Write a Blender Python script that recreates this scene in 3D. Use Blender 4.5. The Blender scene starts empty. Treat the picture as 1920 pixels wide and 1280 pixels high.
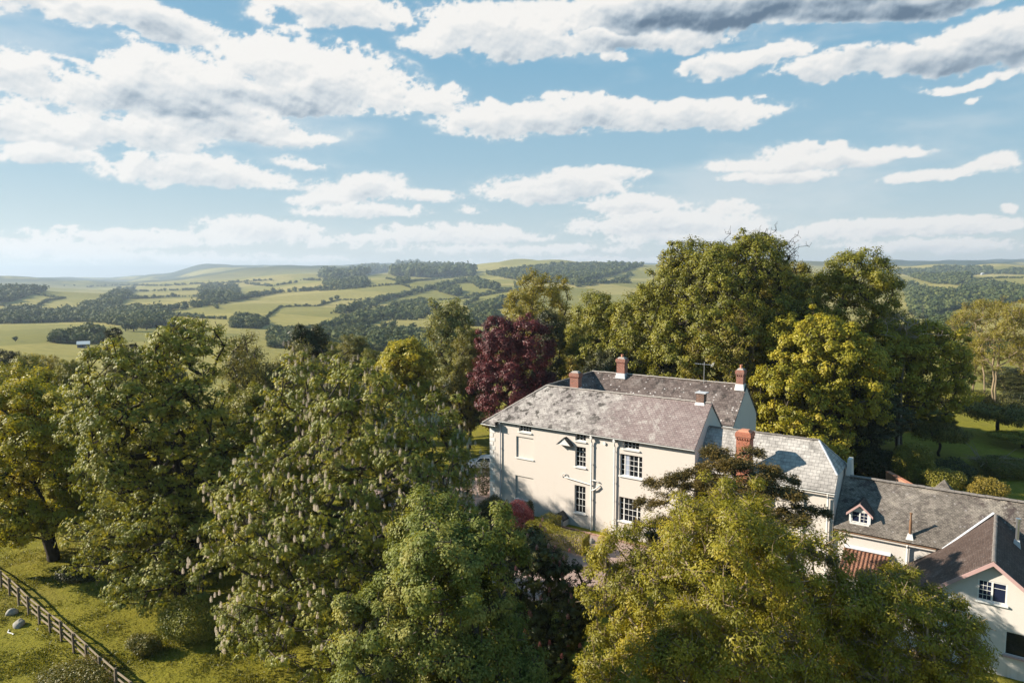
import bpy, math, random
import numpy as np
from mathutils import Vector, Matrix
SC = bpy.context.scene
COL = SC.collection
R = math.radians
# ------------------------------------------------------------------ camera geometry of the survey
FPX = 1297.0; CAMH = 21.0; PITCH = R(5.3)
CP, SP = math.cos(PITCH), math.sin(PITCH)
def ray(u, v):
    u = np.asarray(u, float); v = np.asarray(v, float)
    x = (u-960)/FPX; y = -(v-640)/FPX
    return np.stack([x, CP+y*SP, -SP+y*CP], -1)
def at_depth(u, v, Y):
    d = ray(u, v); return np.array([0, 0, CAMH])+d*(Y/d[..., 1:2] if d.ndim > 1 else Y/d[1])
def at_height(u, v, z):
    d = ray(u, v); return np.array([0, 0, CAMH])+d*((z-CAMH)/d[2])

# ------------------------------------------------------------------ terrain
KR = np.array([0, 60, 120, 250, 400, 700, 1000, 1500, 2000, 2600, 3300, 7000, 11000, 16000], float)
KU = np.array([0, 200, 300, 400, 600, 800, 1000, 1200, 1450, 1700, 1920], float)
KV = {  # row the land reaches, per distance, along the survey columns
 250:  [735, 735, 735, 735, 735, 735, 722, 715, 700, 690, 688],
 400:  [688, 688, 688, 688, 690, 692, 682, 675, 660, 652, 648],
 700:  [634, 634, 634, 634, 638, 638, 628, 622, 618, 615, 612],
 1000: [603, 602, 601, 598, 598, 594, 583, 580, 585, 590, 588],
 1500: [573, 572, 569, 565, 560, 556, 548, 545, 550, 556, 557],
 2000: [554, 553, 552, 550, 542, 538, 528, 521, 526, 531, 534],
 2600: [545, 543, 541, 539, 530, 523, 512, 506, 514, 518, 520],
 3300: [536, 534, 532, 528, 520, 515, 504, 497, 504, 508, 509],
 7000: [527, 524, 514, 503, 500, 498, 501, 500, 499, 491, 489],
 11000:[525, 525, 519, 508, 505, 504, 504, 503, 503, 497, 495],
 16000:[526, 526, 522, 514, 510, 508, 508, 508, 508, 502, 500]}
AZK = np.arctan((KU-960)/FPX)
ZT = np.zeros((len(KR), len(KU)))
for i, r in enumerate(KR):
    if r in KV:
        for j, v in enumerate(KV[r]):
            d = ray(KU[j], v); ZT[i, j] = CAMH + r*d[2]/math.hypot(d[0], d[1])
    elif r == 120:
        ZT[i] = [-5, -5, -4, -4, -3, -3, -1.5, -.6, -.3, 0, 0]
def _smooth(t): return t*t*(3-2*t)
def ground_z(x, y):
    x = np.asarray(x, float); y = np.asarray(y, float)
    r = np.hypot(x, y); az = np.arctan2(x, y)
    # land behind and beside the view repeats the edge columns
    azc = np.clip(az, AZK[0], AZK[-1])
    j = np.clip(np.searchsorted(AZK, azc)-1, 0, len(AZK)-2)
    fj = _smooth(np.clip((azc-AZK[j])/(AZK[j+1]-AZK[j]), 0, 1))
    rc = np.clip(r, 0, KR[-1])
    i = np.clip(np.searchsorted(KR, rc, side='right')-1, 0, len(KR)-2)
    fi = (rc-KR[i])/(KR[i+1]-KR[i])
    z0 = ZT[i, j]*(1-fj)+ZT[i, j+1]*fj
    z1 = ZT[i+1, j]*(1-fj)+ZT[i+1, j+1]*fj
    z = z0*(1-fi)+z1*fi
    amp = np.clip((r-150)/900, 0, 1)*np.clip(r/1500, 0.3, 2.2)
    z = z + amp*(13.0*np.sin(x/330+1.1*np.sin(y/420)+.4)*np.sin(y/520+x/900+1.)+2.6*np.sin(x/97+1.3*np.sin(y/173))+3.0*np.sin(y/131+x/260+.7)+1.5*np.sin(x/47-y/61)+4.5*np.sin(x/410+y/510+2.))
    near = np.clip(1-r/110, 0, 1)
    z = z + near*0.10*(np.sin(x*.9+y*.31)+np.sin(y*.7-x*.25))*np.clip((r-30)/20, 0, 1)*(np.abs(x+22) < 14)
    return z
def gz(x, y): return float(ground_z(x, y))
_RS = np.exp(np.linspace(math.log(130), math.log(9000), 700))
def on_land(u, v):
    """points of the terrain seen along survey directions (u, v)"""
    d = ray(np.atleast_1d(u), np.atleast_1d(v)); h = np.hypot(d[:, 0], d[:, 1])
    X = d[:, 0:1]/h[:, None]*_RS; Y = d[:, 1:2]/h[:, None]*_RS
    Z = CAMH+(d[:, 2]/h)[:, None]*_RS
    below = ground_z(X, Y) >= Z
    k = np.where(below.any(1), below.argmax(1), len(_RS)-1)
    n = np.arange(len(k)); x, y = X[n, k], Y[n, k]
    return np.stack([x, y, ground_z(x, y)], -1)

# ------------------------------------------------------------------ scene graph helpers
def tag(o, label, cat, group=None, kind=None):
    if label: o['label'] = label
    if cat: o['category'] = cat
    if group: o['group'] = group
    if kind: o['kind'] = kind
    return o
def empty(name, loc, label=None, cat=None, group=None, rotz=0.0, kind=None):
    o = bpy.data.objects.new(name, None); COL.objects.link(o)
    o.location = loc; o.rotation_euler = (0, 0, rotz); o.empty_display_size = .3
    return tag(o, label, cat, group, kind)
def link_mesh(name, me, mat, parent=None):
    o = bpy.data.objects.new(name, me); COL.objects.link(o)
    if mat is not None: me.materials.append(mat)
    if parent is not None: o.parent = parent
    return o
def np_mesh(name, verts, quads=None, tris=None, face_var=None, smooth=False):
    """mesh from arrays; face_var -> float attribute 'var' per face"""
    me = bpy.data.meshes.new(name)
    nv = len(verts); me.vertices.add(nv)
    me.vertices.foreach_set('co', np.ascontiguousarray(verts, np.float32).ravel())
    loops = []; starts = []; tot = 0
    if quads is not None and len(quads):
        loops.append(np.asarray(quads).ravel()); starts.append(np.arange(len(quads))*4); tot += len(quads)*4
    if tris is not None and len(tris):
        loops.append(np.asarray(tris).ravel()); starts.append(tot+np.arange(len(tris))*3); tot += len(tris)*3
    L = np.concatenate(loops).astype(np.int32); S = np.concatenate(starts).astype(np.int32)
    me.loops.add(len(L)); me.loops.foreach_set('vertex_index', L)
    me.polygons.add(len(S)); me.polygons.foreach_set('loop_start', S)
    if smooth: me.polygons.foreach_set('use_smooth', np.ones(len(S), bool))
    if face_var is not None:
        a = me.attributes.new('var', 'FLOAT', 'FACE'); a.data.foreach_set('value', np.ascontiguousarray(face_var, np.float32))
    me.update(calc_edges=True)
    return me

class MB:
    """collects faces of one part; uv in metres along each face"""
    def __init__(self, off=(0, 0, 0)):
        self.v = []; self.f = []; self.off = Vector(off); self.smooth = []
    def poly(self, pts, smooth=False):
        n = len(self.v); self.v += [Vector(p)-self.off for p in pts]
        self.f.append(list(range(n, n+len(pts)))); self.smooth.append(smooth)
    def box(self, a, b):
        x0, y0, z0 = [min(a[i], b[i]) for i in range(3)]; x1, y1, z1 = [max(a[i], b[i]) for i in range(3)]
        P = [(x0,y0,z0),(x1,y0,z0),(x1,y1,z0),(x0,y1,z0),(x0,y0,z1),(x1,y0,z1),(x1,y1,z1),(x0,y1,z1)]
        for q in ((0,3,2,1),(4,5,6,7),(0,1,5,4),(1,2,6,5),(2,3,7,6),(3,0,4,7)): self.poly([P[k] for k in q])
    def frustum(self, c, w0, d0, z0, w1, d1, z1):
        a = [(c[0]+sx*w0/2, c[1]+sy*d0/2, z0) for sx, sy in ((-1,-1),(1,-1),(1,1),(-1,1))]
        b = [(c[0]+sx*w1/2, c[1]+sy*d1/2, z1) for sx, sy in ((-1,-1),(1,-1),(1,1),(-1,1))]
        self.poly(a[::-1]); self.poly(b)
        for k in range(4): self.poly([a[k], a[(k+1)%4], b[(k+1)%4], b[k]])
    def slab(self, pts, th, down=None):
        """a plate: pts seen counter-clockwise from outside, thickness th inward"""
        P = [Vector(p) for p in pts]
        nrm = Vector((0, 0, 0))
        for k in range(len(P)):
            a, b = P[k], P[(k+1) % len(P)]
            nrm += Vector(((a.y-b.y)*(a.z+b.z), (a.z-b.z)*(a.x+b.x), (a.x-b.x)*(a.y+b.y)))
        nrm.normalize()
        if nrm.z < 0 and down is None: P = P[::-1]; nrm = -nrm
        Q = [p-nrm*th for p in P]
        self.poly(P); self.poly(Q[::-1])
        for k in range(len(P)):
            m = (k+1) % len(P); self.poly([P[k], Q[k], Q[m], P[m]])
    def tube(self, path, r, n=8, r1=None, cap=True):
        path = [Vector(p) for p in path]; rings = []
        for i, p in enumerate(path):
            t = (path[min(i+1, len(path)-1)]-path[max(i-1, 0)]).normalized()
            a = t.cross(Vector((0, 0, 1)))
            if a.length < .05: a = t.cross(Vector((1, 0, 0)))
            a.normalize(); b = t.cross(a)
            rr = r if r1 is None else r+(r1-r)*i/(len(path)-1)
            rings.append([p+(a*math.cos(2*math.pi*k/n)+b*math.sin(2*math.pi*k/n))*rr for k in range(n)])
        for i in range(len(rings)-1):
            for k in range(n):
                self.poly([rings[i][k], rings[i][(k+1) % n], rings[i+1][(k+1) % n], rings[i+1][k]], True)
        if cap: self.poly(rings[0][::-1]); self.poly(rings[-1])
    def build(self, name, mat, parent=None):
        me = bpy.data.meshes.new(name)
        me.from_pydata([tuple(p) for p in self.v], [], self.f)
        me.polygons.foreach_set('use_smooth', self.smooth)
        uv = me.uv_layers.new(name='UVMap')
        for p in me.polygons:
            n = p.normal
            if abs(n.z) > .985: ax, ay = Vector((1, 0, 0)), Vector((0, 1, 0))
            else:
                ax = Vector((0, 0, 1)).cross(n).normalized(); ay = n.cross(ax)
            for li in p.loop_indices:
                co = me.vertices[me.loops[li].vertex_index].co+self.off
                uv.data[li].uv = (co.dot(ax), co.dot(ay))
        me.update()
        return link_mesh(name, me, mat, parent)

def clip_poly(pts, keep):
    """clip a 2-D polygon by half planes (a, b, c): a*x+b*y <= c"""
    for a, b, c in keep:
        out = []
        for k in range(len(pts)):
            p, q = pts[k], pts[(k+1) % len(pts)]
            fp, fq = a*p[0]+b*p[1]-c, a*q[0]+b*q[1]-c
            if fp <= 1e-9: out.append(p)
            if (fp < -1e-9 and fq > 1e-9) or (fp > 1e-9 and fq < -1e-9):
                t = fp/(fp-fq); out.append((p[0]+(q[0]-p[0])*t, p[1]+(q[1]-p[1])*t))
        pts = out
        if len(pts) < 3: return []
    return pts
def wall_face(mb, to3, x0, x1, z0, z1, holes=(), depth=.22, keep=(), closed=True):
    """a wall face in the plane to3(x, z, d); d is depth into the wall; real recesses at the holes"""
    xs = sorted({x0, x1, *[h[0] for h in holes], *[h[1] for h in holes]})
    zs = sorted({z0, z1, *[h[2] for h in holes], *[h[3] for h in holes]})
    for i in range(len(xs)-1):
        for j in range(len(zs)-1):
            cx, cz = (xs[i]+xs[i+1])/2, (zs[j]+zs[j+1])/2
            if any(h[0] < cx < h[1] and h[2] < cz < h[3] for h in holes): continue
            q = clip_poly([(xs[i], zs[j]), (xs[i+1], zs[j]), (xs[i+1], zs[j+1]), (xs[i], zs[j+1])], keep)
            if q: mb.poly([to3(a, b, 0) for a, b in q])
    for h in holes:
        a, b, c, e = h[:4]; dd = h[4] if len(h) > 4 else depth
        mb.poly([to3(a, c, 0), to3(a, c, dd), to3(a, e, dd), to3(a, e, 0)][::-1])
        mb.poly([to3(b, c, 0), to3(b, c, dd), to3(b, e, dd), to3(b, e, 0)])
        mb.poly([to3(a, e, 0), to3(a, e, dd), to3(b, e, dd), to3(b, e, 0)][::-1])
        mb.poly([to3(a, c, 0), to3(a, c, dd), to3(b, c, dd), to3(b, c, 0)])
        mb.poly([to3(a, c, dd), to3(b, c, dd), to3(b, e, dd), to3(a, e, dd)])
# ------------------------------------------------------------------ materials
class NT:
    def __init__(self, nt): self.nt = nt
    def n(self, t, **kw):
        nd = self.nt.nodes.new(t)
        ins = kw.pop('ins', {})
        for k, v in kw.items(): setattr(nd, k, v)
        for k, v in ins.items(): self.set(nd, k, v)
        return nd
    def set(self, nd, k, v):
        s = nd.inputs[k]
        if isinstance(v, bpy.types.NodeSocket): self.nt.links.new(v, s)
        elif isinstance(v, (tuple, list)) and len(v) == 3 and s.type == 'RGBA': s.default_value = (*v, 1)
        else: s.default_value = v
    def math(self, op, a, b=None, c=None, clamp=False):
        nd = self.nt.nodes.new('ShaderNodeMath'); nd.operation = op; nd.use_clamp = clamp
        for k, v in enumerate((a, b, c)):
            if v is not None: self.set(nd, k, v)
        return nd.outputs[0]
    def vmath(self, op, a, b=None):
        nd = self.nt.nodes.new('ShaderNodeVectorMath'); nd.operation = op
        self.set(nd, 0, a)
        if b is not None: self.set(nd, 1, b)
        return nd.outputs['Value'] if op in ('LENGTH', 'DOT_PRODUCT') else nd.outputs[0]
    def mix(self, f, a, b, blend='MIX'):
        nd = self.nt.nodes.new('ShaderNodeMix'); nd.data_type = 'RGBA'; nd.blend_type = blend; nd.clamp_factor = True
        self.set(nd, 0, f); self.set(nd, 6, a); self.set(nd, 7, b)
        return nd.outputs[2]
    def noise(self, vec, scale, detail=3, rough=.55, dim='3D', dist=0):
        nd = self.nt.nodes.new('ShaderNodeTexNoise'); nd.noise_dimensions = dim
        if vec is not None: self.set(nd, 'Vector', vec)
        self.set(nd, 'Scale', scale); self.set(nd, 'Detail', detail); self.set(nd, 'Roughness', rough); self.set(nd, 'Distortion', dist)
        return nd
    def ramp(self, f, *stops, interp='LINEAR'):
        nd = self.nt.nodes.new('ShaderNodeValToRGB'); nd.color_ramp.interpolation = interp
        e = nd.color_ramp.elements
        while len(e) < len(stops): e.new(.5)
        for k, (p, c) in enumerate(stops):
            e[k].position = p; e[k].color = (*c, 1) if isinstance(c, (tuple, list)) else (c, c, c, 1)
        self.set(nd, 0, f); return nd.outputs[0]
    def step(self, f, a, b):
        nd = self.nt.nodes.new('ShaderNodeMapRange'); nd.interpolation_type = 'SMOOTHSTEP'
        self.set(nd, 0, f); self.set(nd, 1, a); self.set(nd, 2, b); return nd.outputs[0]
def new_mat(name):
    m = bpy.data.materials.new(name); m.use_nodes = True
    t = NT(m.node_tree); b = m.node_tree.nodes['Principled BSDF']
    return m, t, b
def bump(t, b, h, strength=.5, dist=.02):
    bp = t.n('ShaderNodeBump', ins={'Strength': strength, 'Distance': dist, 'Height': h})
    t.set(b, 'Normal', bp.outputs[0]); return bp
def uvw(t): return t.n('ShaderNodeTexCoord').outputs['UV']
def objco(t): return t.n('ShaderNodeTexCoord').outputs['Object']
def worldco(t): return t.n('ShaderNodeNewGeometry').outputs['Position']

def m_plain(name, col, rough=.6, metal=0, vary=.12, scale=6, spec=.3):
    m, t, b = new_mat(name)
    nz = t.noise(objco(t), scale, 4)
    c = t.mix(nz.outputs[0], tuple(x*(1-vary) for x in col), tuple(min(1, x*(1+vary)) for x in col))
    t.set(b, 'Base Color', c); t.set(b, 'Roughness', rough); t.set(b, 'Metallic', metal); t.set(b, 'Specular IOR Level', spec)
    return m
def m_stucco(name, col, dirt=(.42, .36, .29), amount=.35, rough=.85):
    m, t, b = new_mat(name); co = objco(t)
    big = t.noise(co, .35, 5, .6).outputs[0]
    st = t.vmath('MULTIPLY', co, (3.2, 3.2, .22)); streak = t.noise(st, 1.0, 4, .6).outputs[0]
    f = t.math('MULTIPLY', t.step(streak, .52, .8), t.step(big, .4, .72))
    c = t.mix(t.math('MULTIPLY', f, amount), col, dirt)
    c = t.mix(t.math('MULTIPLY', t.step(t.noise(co, 1.6, 6, .65).outputs[0], .5, .78), .16), c, tuple(x*.8 for x in col))
    z = t.n('ShaderNodeSeparateXYZ', ins={0: co}).outputs[2]
    foot = t.math('MULTIPLY', t.step(z, .9, .0), t.math('MULTIPLY', t.step(streak, .3, .7), .45))
    c = t.mix(foot, c, dirt)
    t.set(b, 'Base Color', c); t.set(b, 'Roughness', rough); t.set(b, 'Specular IOR Level', .15)
    bump(t, b, t.noise(co, 22, 5, .7).outputs[0], .35, .02)
    return m
def m_slate(name, cols, w=.32, h=.2, lichen=(.55, .54, .48), lichen_amt=.3, patch=None, moss=None, speck=.0, bstr=.7):
    """roof covering: courses, one tint per slate, lichen and moss by patches"""
    m, t, b = new_mat(name); uv = uvw(t); co = objco(t)
    jit = t.noise(uv, 1.3, 2, dim='2D')
    uvj = t.vmath('ADD', uv, t.vmath('MULTIPLY', t.vmath('SUBTRACT', jit.outputs[1], (.5, .5, .5)), (.05, .05, 0)))
    br = t.n('ShaderNodeTexBrick', offset=.5, squash=1.0, ins={'Vector': uvj, 'Color1': (0, 0, 0), 'Color2': (1, 1, 1), 'Mortar': (.5, .5, .5),
        'Scale': 1.0, 'Mortar Size': .008, 'Mortar Smooth': .2, 'Bias': 0.0, 'Brick Width': w, 'Row Height': h})
    # one random tint per slate
    rx = t.n('ShaderNodeSeparateXYZ', ins={0: uvj})
    row = t.math('FLOOR', t.math('DIVIDE', rx.outputs[1], h))
    sh = t.math('MULTIPLY', t.math('MODULO', row, 2), .5)
    colm = t.math('FLOOR', t.math('ADD', t.math('DIVIDE', rx.outputs[0], w), sh))
    cell = t.n('ShaderNodeCombineXYZ', ins={0: colm, 1: row})
    wn = t.n('ShaderNodeTexWhiteNoise', noise_dimensions='2D', ins={'Vector': cell.outputs[0]})
    pat = t.noise(co, .28, 5, .62)
    f = t.math('ADD', t.math('MULTIPLY', wn.outputs[0], .55), t.math('MULTIPLY', t.step(pat.outputs[0], .3, .7), .45))
    c = t.ramp(f, (0.05, cols[0]), (.5, cols[1]), (.95, cols[2]))
    if patch:   # a different run of slates, side by side along the roof
        pc, x0, x1, amt = patch
        xx = t.n('ShaderNodeSeparateXYZ', ins={0: co}).outputs[0]
        edge = t.math('ADD', xx, t.math('MULTIPLY', t.math('SUBTRACT', t.noise(co, .7, 4).outputs[0], .5), 5.0))
        pf = t.step(edge, x0, x1)
        c = t.mix(t.math('MULTIPLY', pf, amt), c, pc)
    l1 = t.noise(co, 1.1, 6, .7).outputs[0]; l2 = t.noise(co, .33, 4, .6).outputs[0]
    lf = t.math('MULTIPLY', t.step(l1, .50, .62), t.step(l2, .40, .60))
    c = t.mix(t.math('MULTIPLY', lf, lichen_amt), c, lichen)
    if moss:
        mf = t.math('MULTIPLY', t.step(t.noise(co, 1.5, 5, .62).outputs[0], .53, .62), t.step(t.noise(co, .19, 3).outputs[0], *((.28, .46) if patch else (.40, .58))))
        if patch: mf = t.math('MULTIPLY', mf, t.math('MULTIPLY_ADD', pf, -.85, 1.0))
        c = t.mix(t.math('MULTIPLY', mf, moss[1]), c, moss[0])
    if speck:   # round lichen spots
        vo = t.n('ShaderNodeTexVoronoi', ins={'Vector': co, 'Scale': 2.6, 'Randomness': 1.0})
        wn2 = t.math('GREATER_THAN', t.n('ShaderNodeSeparateColor', ins={0: vo.outputs['Color']}).outputs[0], .45)
        sp = t.math('MULTIPLY', t.step(vo.outputs['Distance'], .24, .12), wn2)
        c = t.mix(t.math('MULTIPLY', sp, speck), c, (.62, .58, .56))
    c = t.mix(t.math('MULTIPLY', br.outputs['Fac'], .75), c, (.02, .02, .022))
    t.set(b, 'Base Color', c); t.set(b, 'Roughness', .72); t.set(b, 'Specular IOR Level', .12)
    fr = t.math('FRACT', t.math('DIVIDE', rx.outputs[1], h))
    hgt = t.math('ADD', t.math('MULTIPLY', t.math('SUBTRACT', 1.0, fr), .6), t.math('MULTIPLY', wn.outputs[0], .5))
    hgt = t.math('ADD', hgt, t.math('MULTIPLY', l1, .6))
    bump(t, b, t.math('SUBTRACT', hgt, t.math('MULTIPLY', br.outputs['Fac'], .5)), bstr, .03)
    return m
def m_brick(name, c1, c2, mortar=(.42, .38, .33), w=.225, h=.075, dark=0.3):
    m, t, b = new_mat(name); uv = uvw(t); co = objco(t)
    br = t.n('ShaderNodeTexBrick', offset=.5, ins={'Vector': uv, 'Color1': c1, 'Color2': c2, 'Mortar': mortar, 'Scale': 1.0,
        'Mortar Size': .009, 'Mortar Smooth': .3, 'Bias': 0.0, 'Brick Width': w, 'Row Height': h})
    c = br.outputs[0]
    f = t.step(t.noise(co, 1.4, 5, .65).outputs[0], .5, .75)
    c = t.mix(t.math('MULTIPLY', f, dark), c, (.06, .045, .04))
    t.set(b, 'Base Color', c); t.set(b, 'Roughness', .85); t.set(b, 'Specular IOR Level', .2)
    bump(t, b, t.math('SUBTRACT', t.noise(co, 18, 4).outputs[0], br.outputs['Fac']), .6, .02)
    return m
def m_glass(name, tint=(.012, .014, .018)):
    m, t, b = new_mat(name)
    t.set(b, 'Base Color', tint); t.set(b, 'Roughness', .04); t.set(b, 'Specular IOR Level', .6)
    bump(t, b, t.noise(objco(t), 2.2, 2).outputs[0], .08, .02)
    return m
def m_leaf(name, ca, cb, cc=None, trans=.3, rough=.5, spec=.35, tcol=None):
    """two- or three-tone foliage: tint per leaf, slow drift through the crown"""
    m, t, b = new_mat(name); nt = m.node_tree
    va = t.n('ShaderNodeAttribute', attribute_name='var').outputs['Fac']
    nz = t.noise(objco(t), .55, 3).outputs[0]
    f = t.math('ADD', t.math('MULTIPLY', va, .6), t.math('MULTIPLY', t.step(nz, .32, .68), .4))
    c = t.ramp(f, (.12, ca), (.55, cb), (.92, cc or tuple(x*1.35 for x in cb)))
    t.set(b, 'Base Color', c); t.set(b, 'Roughness', rough); t.set(b, 'Specular IOR Level', spec)
    tr = t.n('ShaderNodeBsdfTranslucent', ins={'Color': t.mix(1.0, c, tcol or (1.5, 1.35, .5), 'MULTIPLY')})
    mx = t.n('ShaderNodeMixShader', ins={0: trans, 1: b.outputs[0], 2: tr.outputs[0]})
    nt.links.new(mx.outputs[0], nt.nodes['Material Output'].inputs[0])
    return m
def m_bark(name, ca, cb):
    m, t, b = new_mat(name); co = objco(t)
    st = t.vmath('MULTIPLY', co, (9, 9, 1.6))
    f = t.noise(st, 1.0, 5, .65).outputs[0]
    t.set(b, 'Base Color', t.ramp(f, (.3, ca), (.7, cb))); t.set(b, 'Roughness', .9); t.set(b, 'Specular IOR Level', .15)
    bump(t, b, f, .8, .04); return m

M = {}
M['stucco'] = m_stucco('cream_stucco', (.645, .588, .532), amount=.5)
M['stucco_white'] = m_stucco('off_white_render', (.63, .585, .54))
M['stucco_gable'] = m_stucco('weathered_render', (.66, .615, .56), amount=.5)
M['white'] = m_plain('white_paint', (.74, .73, .70), .45, vary=.06)
M['pink'] = m_plain('pink_paint', (.52, .335, .31), .5, vary=.1)
M['lead'] = m_plain('lead_flashing', (.52, .53, .55), .55, vary=.2)
M['dark'] = m_plain('dark_iron', (.03, .028, .026), .5)
M['glass'] = m_glass('window_glass')
M['glass_blue'] = m_glass('window_glass_blue', (.016, .022, .05))
M['curtain'] = m_plain('pale_curtain', (.52, .56, .66), .9)
M['slate_main'] = m_slate('main_slate', ((.16, .135, .13), (.29, .26, .24), (.46, .42, .385)), .3, .2, (.50, .465, .42), .6,
                          patch=((.215, .145, .14), 7.5, 13.0, .62), moss=((.07, .062, .055), 1.0), speck=.35)
M['slate_rear'] = m_slate('rear_tiles', ((.075, .058, .052), (.135, .105, .094), (.225, .185, .165)), .3, .24, (.35, .31, .28), .4,
                          moss=((.04, .036, .032), .7), speck=.85, bstr=1.0)
M['slate_wing'] = m_slate('wing_slate', ((.23, .215, .20), (.36, .335, .31), (.50, .47, .435)), .42, .26, (.56, .53, .48), .4, moss=((.14, .13, .12), .6))
M['slate_range'] = m_slate('range_tiles', ((.105, .09, .076), (.185, .16, .135), (.28, .245, .21)), .17, .1, (.40, .35, .29), .75,
                           moss=((.07, .05, .048), .8), speck=.25)
M['slate_gable'] = m_slate('brown_tiles', ((.072, .049, .040), (.105, .074, .061), (.14, .10, .085)), .17, .1, (.22, .18, .16), .35, speck=.12)
M['slate_hood'] = m_slate('hood_slate', ((.035, .035, .037), (.05, .05, .05), (.075, .074, .07)), .2, .14)
M['ridge'] = m_plain('ridge_mortar', (.36, .32, .285), .85, vary=.45, scale=5)
M['ridge_dark'] = m_plain('ridge_tile_dark', (.20, .175, .155), .85, vary=.5, scale=5)
M['brick'] = m_brick('red_brick', (.34, .10, .062), (.22, .07, .045))
M['brick_old'] = m_brick('old_brown_brick', (.19, .075, .045), (.10, .045, .03), dark=.5)
M['brick_orange'] = m_brick('orange_brick', (.48, .15, .085), (.38, .115, .065), mortar=(.45, .27, .2), dark=.12)
M['brick_pink'] = m_brick('garden_brick', (.42, .2, .13), (.30, .14, .09))
M['terra'] = m_plain('terracotta', (.50, .22, .135), .8, vary=.25)
M['terra_tile'] = m_plain('pantile_clay', (.23, .115, .075), .85, vary=.7, scale=4.5)
M['rust'] = m_plain('rusty_flue_pipe', (.20, .11, .06), .7, vary=.5)
M['steel'] = m_plain('flue_steel', (.55, .56, .58), .3, .9)
M['alu'] = m_plain('aerial_alloy', (.6, .6, .6), .4, .7)
M['wood'] = m_plain('weathered_rail', (.27, .215, .15), .85, vary=.3, scale=4)
M['wood_dark'] = m_plain('weathered_post', (.15, .118, .085), .9, vary=.3, scale=4)
M['stone'] = m_plain('pale_stone', (.30, .28, .24), .9, vary=.6, scale=5)
M['car_white'] = m_plain('car_paint_white', (.78, .79, .80), .25, spec=.6, vary=.02)
M['rubber'] = m_plain('tyre_rubber', (.02, .02, .02), .85)
M['tin'] = m_plain('corrugated_tin', (.10, .12, .15), .5, .4, vary=.6, scale=2)
# ------------------------------------------------------------------ the house group, in the house's own axes:
# s along the cream front (to the right), t back from it, z up
HA = Vector((-1.111, 61.705, 0)); HROT = math.atan2(-0.58160687, 0.81347001)
HM = Matrix.Translation(HA) @ Matrix.Rotation(HROT, 4, 'Z')
def hw(s, t, z=0): return HM @ Vector((s, t, z))
def building(name, label, cat, base, group=None):
    e = empty(name, hw(*base), label, cat, group, HROT); e['_'] = 0; del e['_']
    return e
def front3(t0, sgn=1): return lambda x, z, d: (x, t0+d*sgn, z)       # wall facing -t
def east3(s0): return lambda y, z, d: (s0-d, y, z)                     # wall facing +s

def window(parent, off, to3, x0, x1, z0, z1, cols, rows, depth=.2, bar=.028, frame=.055, mull=(), sill=True, glass='glass', curtain=None, sash=True, sill_mat='white', sill_d=.11):
    """window frame with glazing bars > pane, sill; mull: x positions of thick uprights; cols per light"""
    f = MB(off); d = depth
    def bx(a, b, c, e, d0, d1):
        P = [to3(a, c, d0), to3(b, c, d0), to3(b, e, d0), to3(a, e, d0), to3(a, c, d1), to3(b, c, d1), to3(b, e, d1), to3(a, e, d1)]
        for q in ((0,1,2,3),(4,7,6,5),(0,4,5,1),(1,5,6,2),(2,6,7,3),(3,7,4,0)): f.poly([P[k] for k in q])
    e = .002
    bx(x0+e, x0+frame, z0+e, z1-e, d-.06, d-.004); bx(x1-frame, x1-e, z0+e, z1-e, d-.06, d-.004)
    bx(x0+frame, x1-frame, z0+e, z0+frame, d-.058, d-.004); bx(x0+frame, x1-frame, z1-frame, z1-e, d-.058, d-.004)
    edges = [x0+frame]+[q for m in mull for q in (m-.045, m+.045)]+[x1-frame]
    for m in mull: bx(m-.045, m+.045, z0+frame, z1-frame, d-.062, d-.004)
    for k in range(0, len(edges), 2):
        a, b = edges[k], edges[k+1]; nc, nr = (cols[k//2] if isinstance(cols, (list, tuple)) else cols), (rows[k//2] if isinstance(rows, (list, tuple)) else rows)
        for i in range(1, nc): xx = a+(b-a)*i/nc; bx(xx-bar/2, xx+bar/2, z0+frame, z1-frame, d-.045, d-.006)
        rr = nr if isinstance(nr, (list, tuple)) else [j/nr for j in range(1, nr)]
        for q in rr:
            zz = z0+frame+(z1-z0-2*frame)*q; hb = bar*1.5 if (sash and abs(q-.5) < .01 and nr != 2) else bar
            bx(a, b, zz-hb/2, zz+hb/2, d-.048, d-.007)
    w = f.build('window', M['white'], parent)
    g = MB(off); g.poly([to3(x0+.02, z0+.02, d-.02), to3(x1-.02, z0+.02, d-.02), to3(x1-.02, z1-.02, d-.02), to3(x0+.02, z1-.02, d-.02)])
    g.build('pane', M[glass], w)
    if curtain:
        c = MB(off); a, b = curtain; n = 14
        for k in range(n):
            q0, q1 = a+(b-a)*k/n, a+(b-a)*(k+1)/n; w0, w1 = .012*(k % 2), .012*((k+1) % 2)
            c.poly([to3(q0, z0+frame, d-.026-w0), to3(q1, z0+frame, d-.026-w1), to3(q1, z1-frame, d-.026-w1), to3(q0, z1-frame, d-.026-w0)])
        c.build('curtain', M['curtain'], w)
    if sill:
        s = MB(off)
        P0 = [(x0-.08, z0-.10), (x1+.08, z0-.10), (x1+.08, z0-.012), (x0-.08, z0-.012)]
        A = [to3(x, z, -sill_d) for x, z in P0]; B = [to3(x, z, .004) for x, z in P0]
        s.poly(A)
        for k in range(4): s.poly([A[k], B[k], B[(k+1) % 4], A[(k+1) % 4]])
        s.poly([to3(x0+.003, z0-.012, .004), to3(x1-.003, z0-.012, .004), to3(x1-.003, z0+.03, depth-.06), to3(x0+.003, z0+.03, depth-.06)])
        s.build('sill', M[sill_mat], w)
    return w

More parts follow.
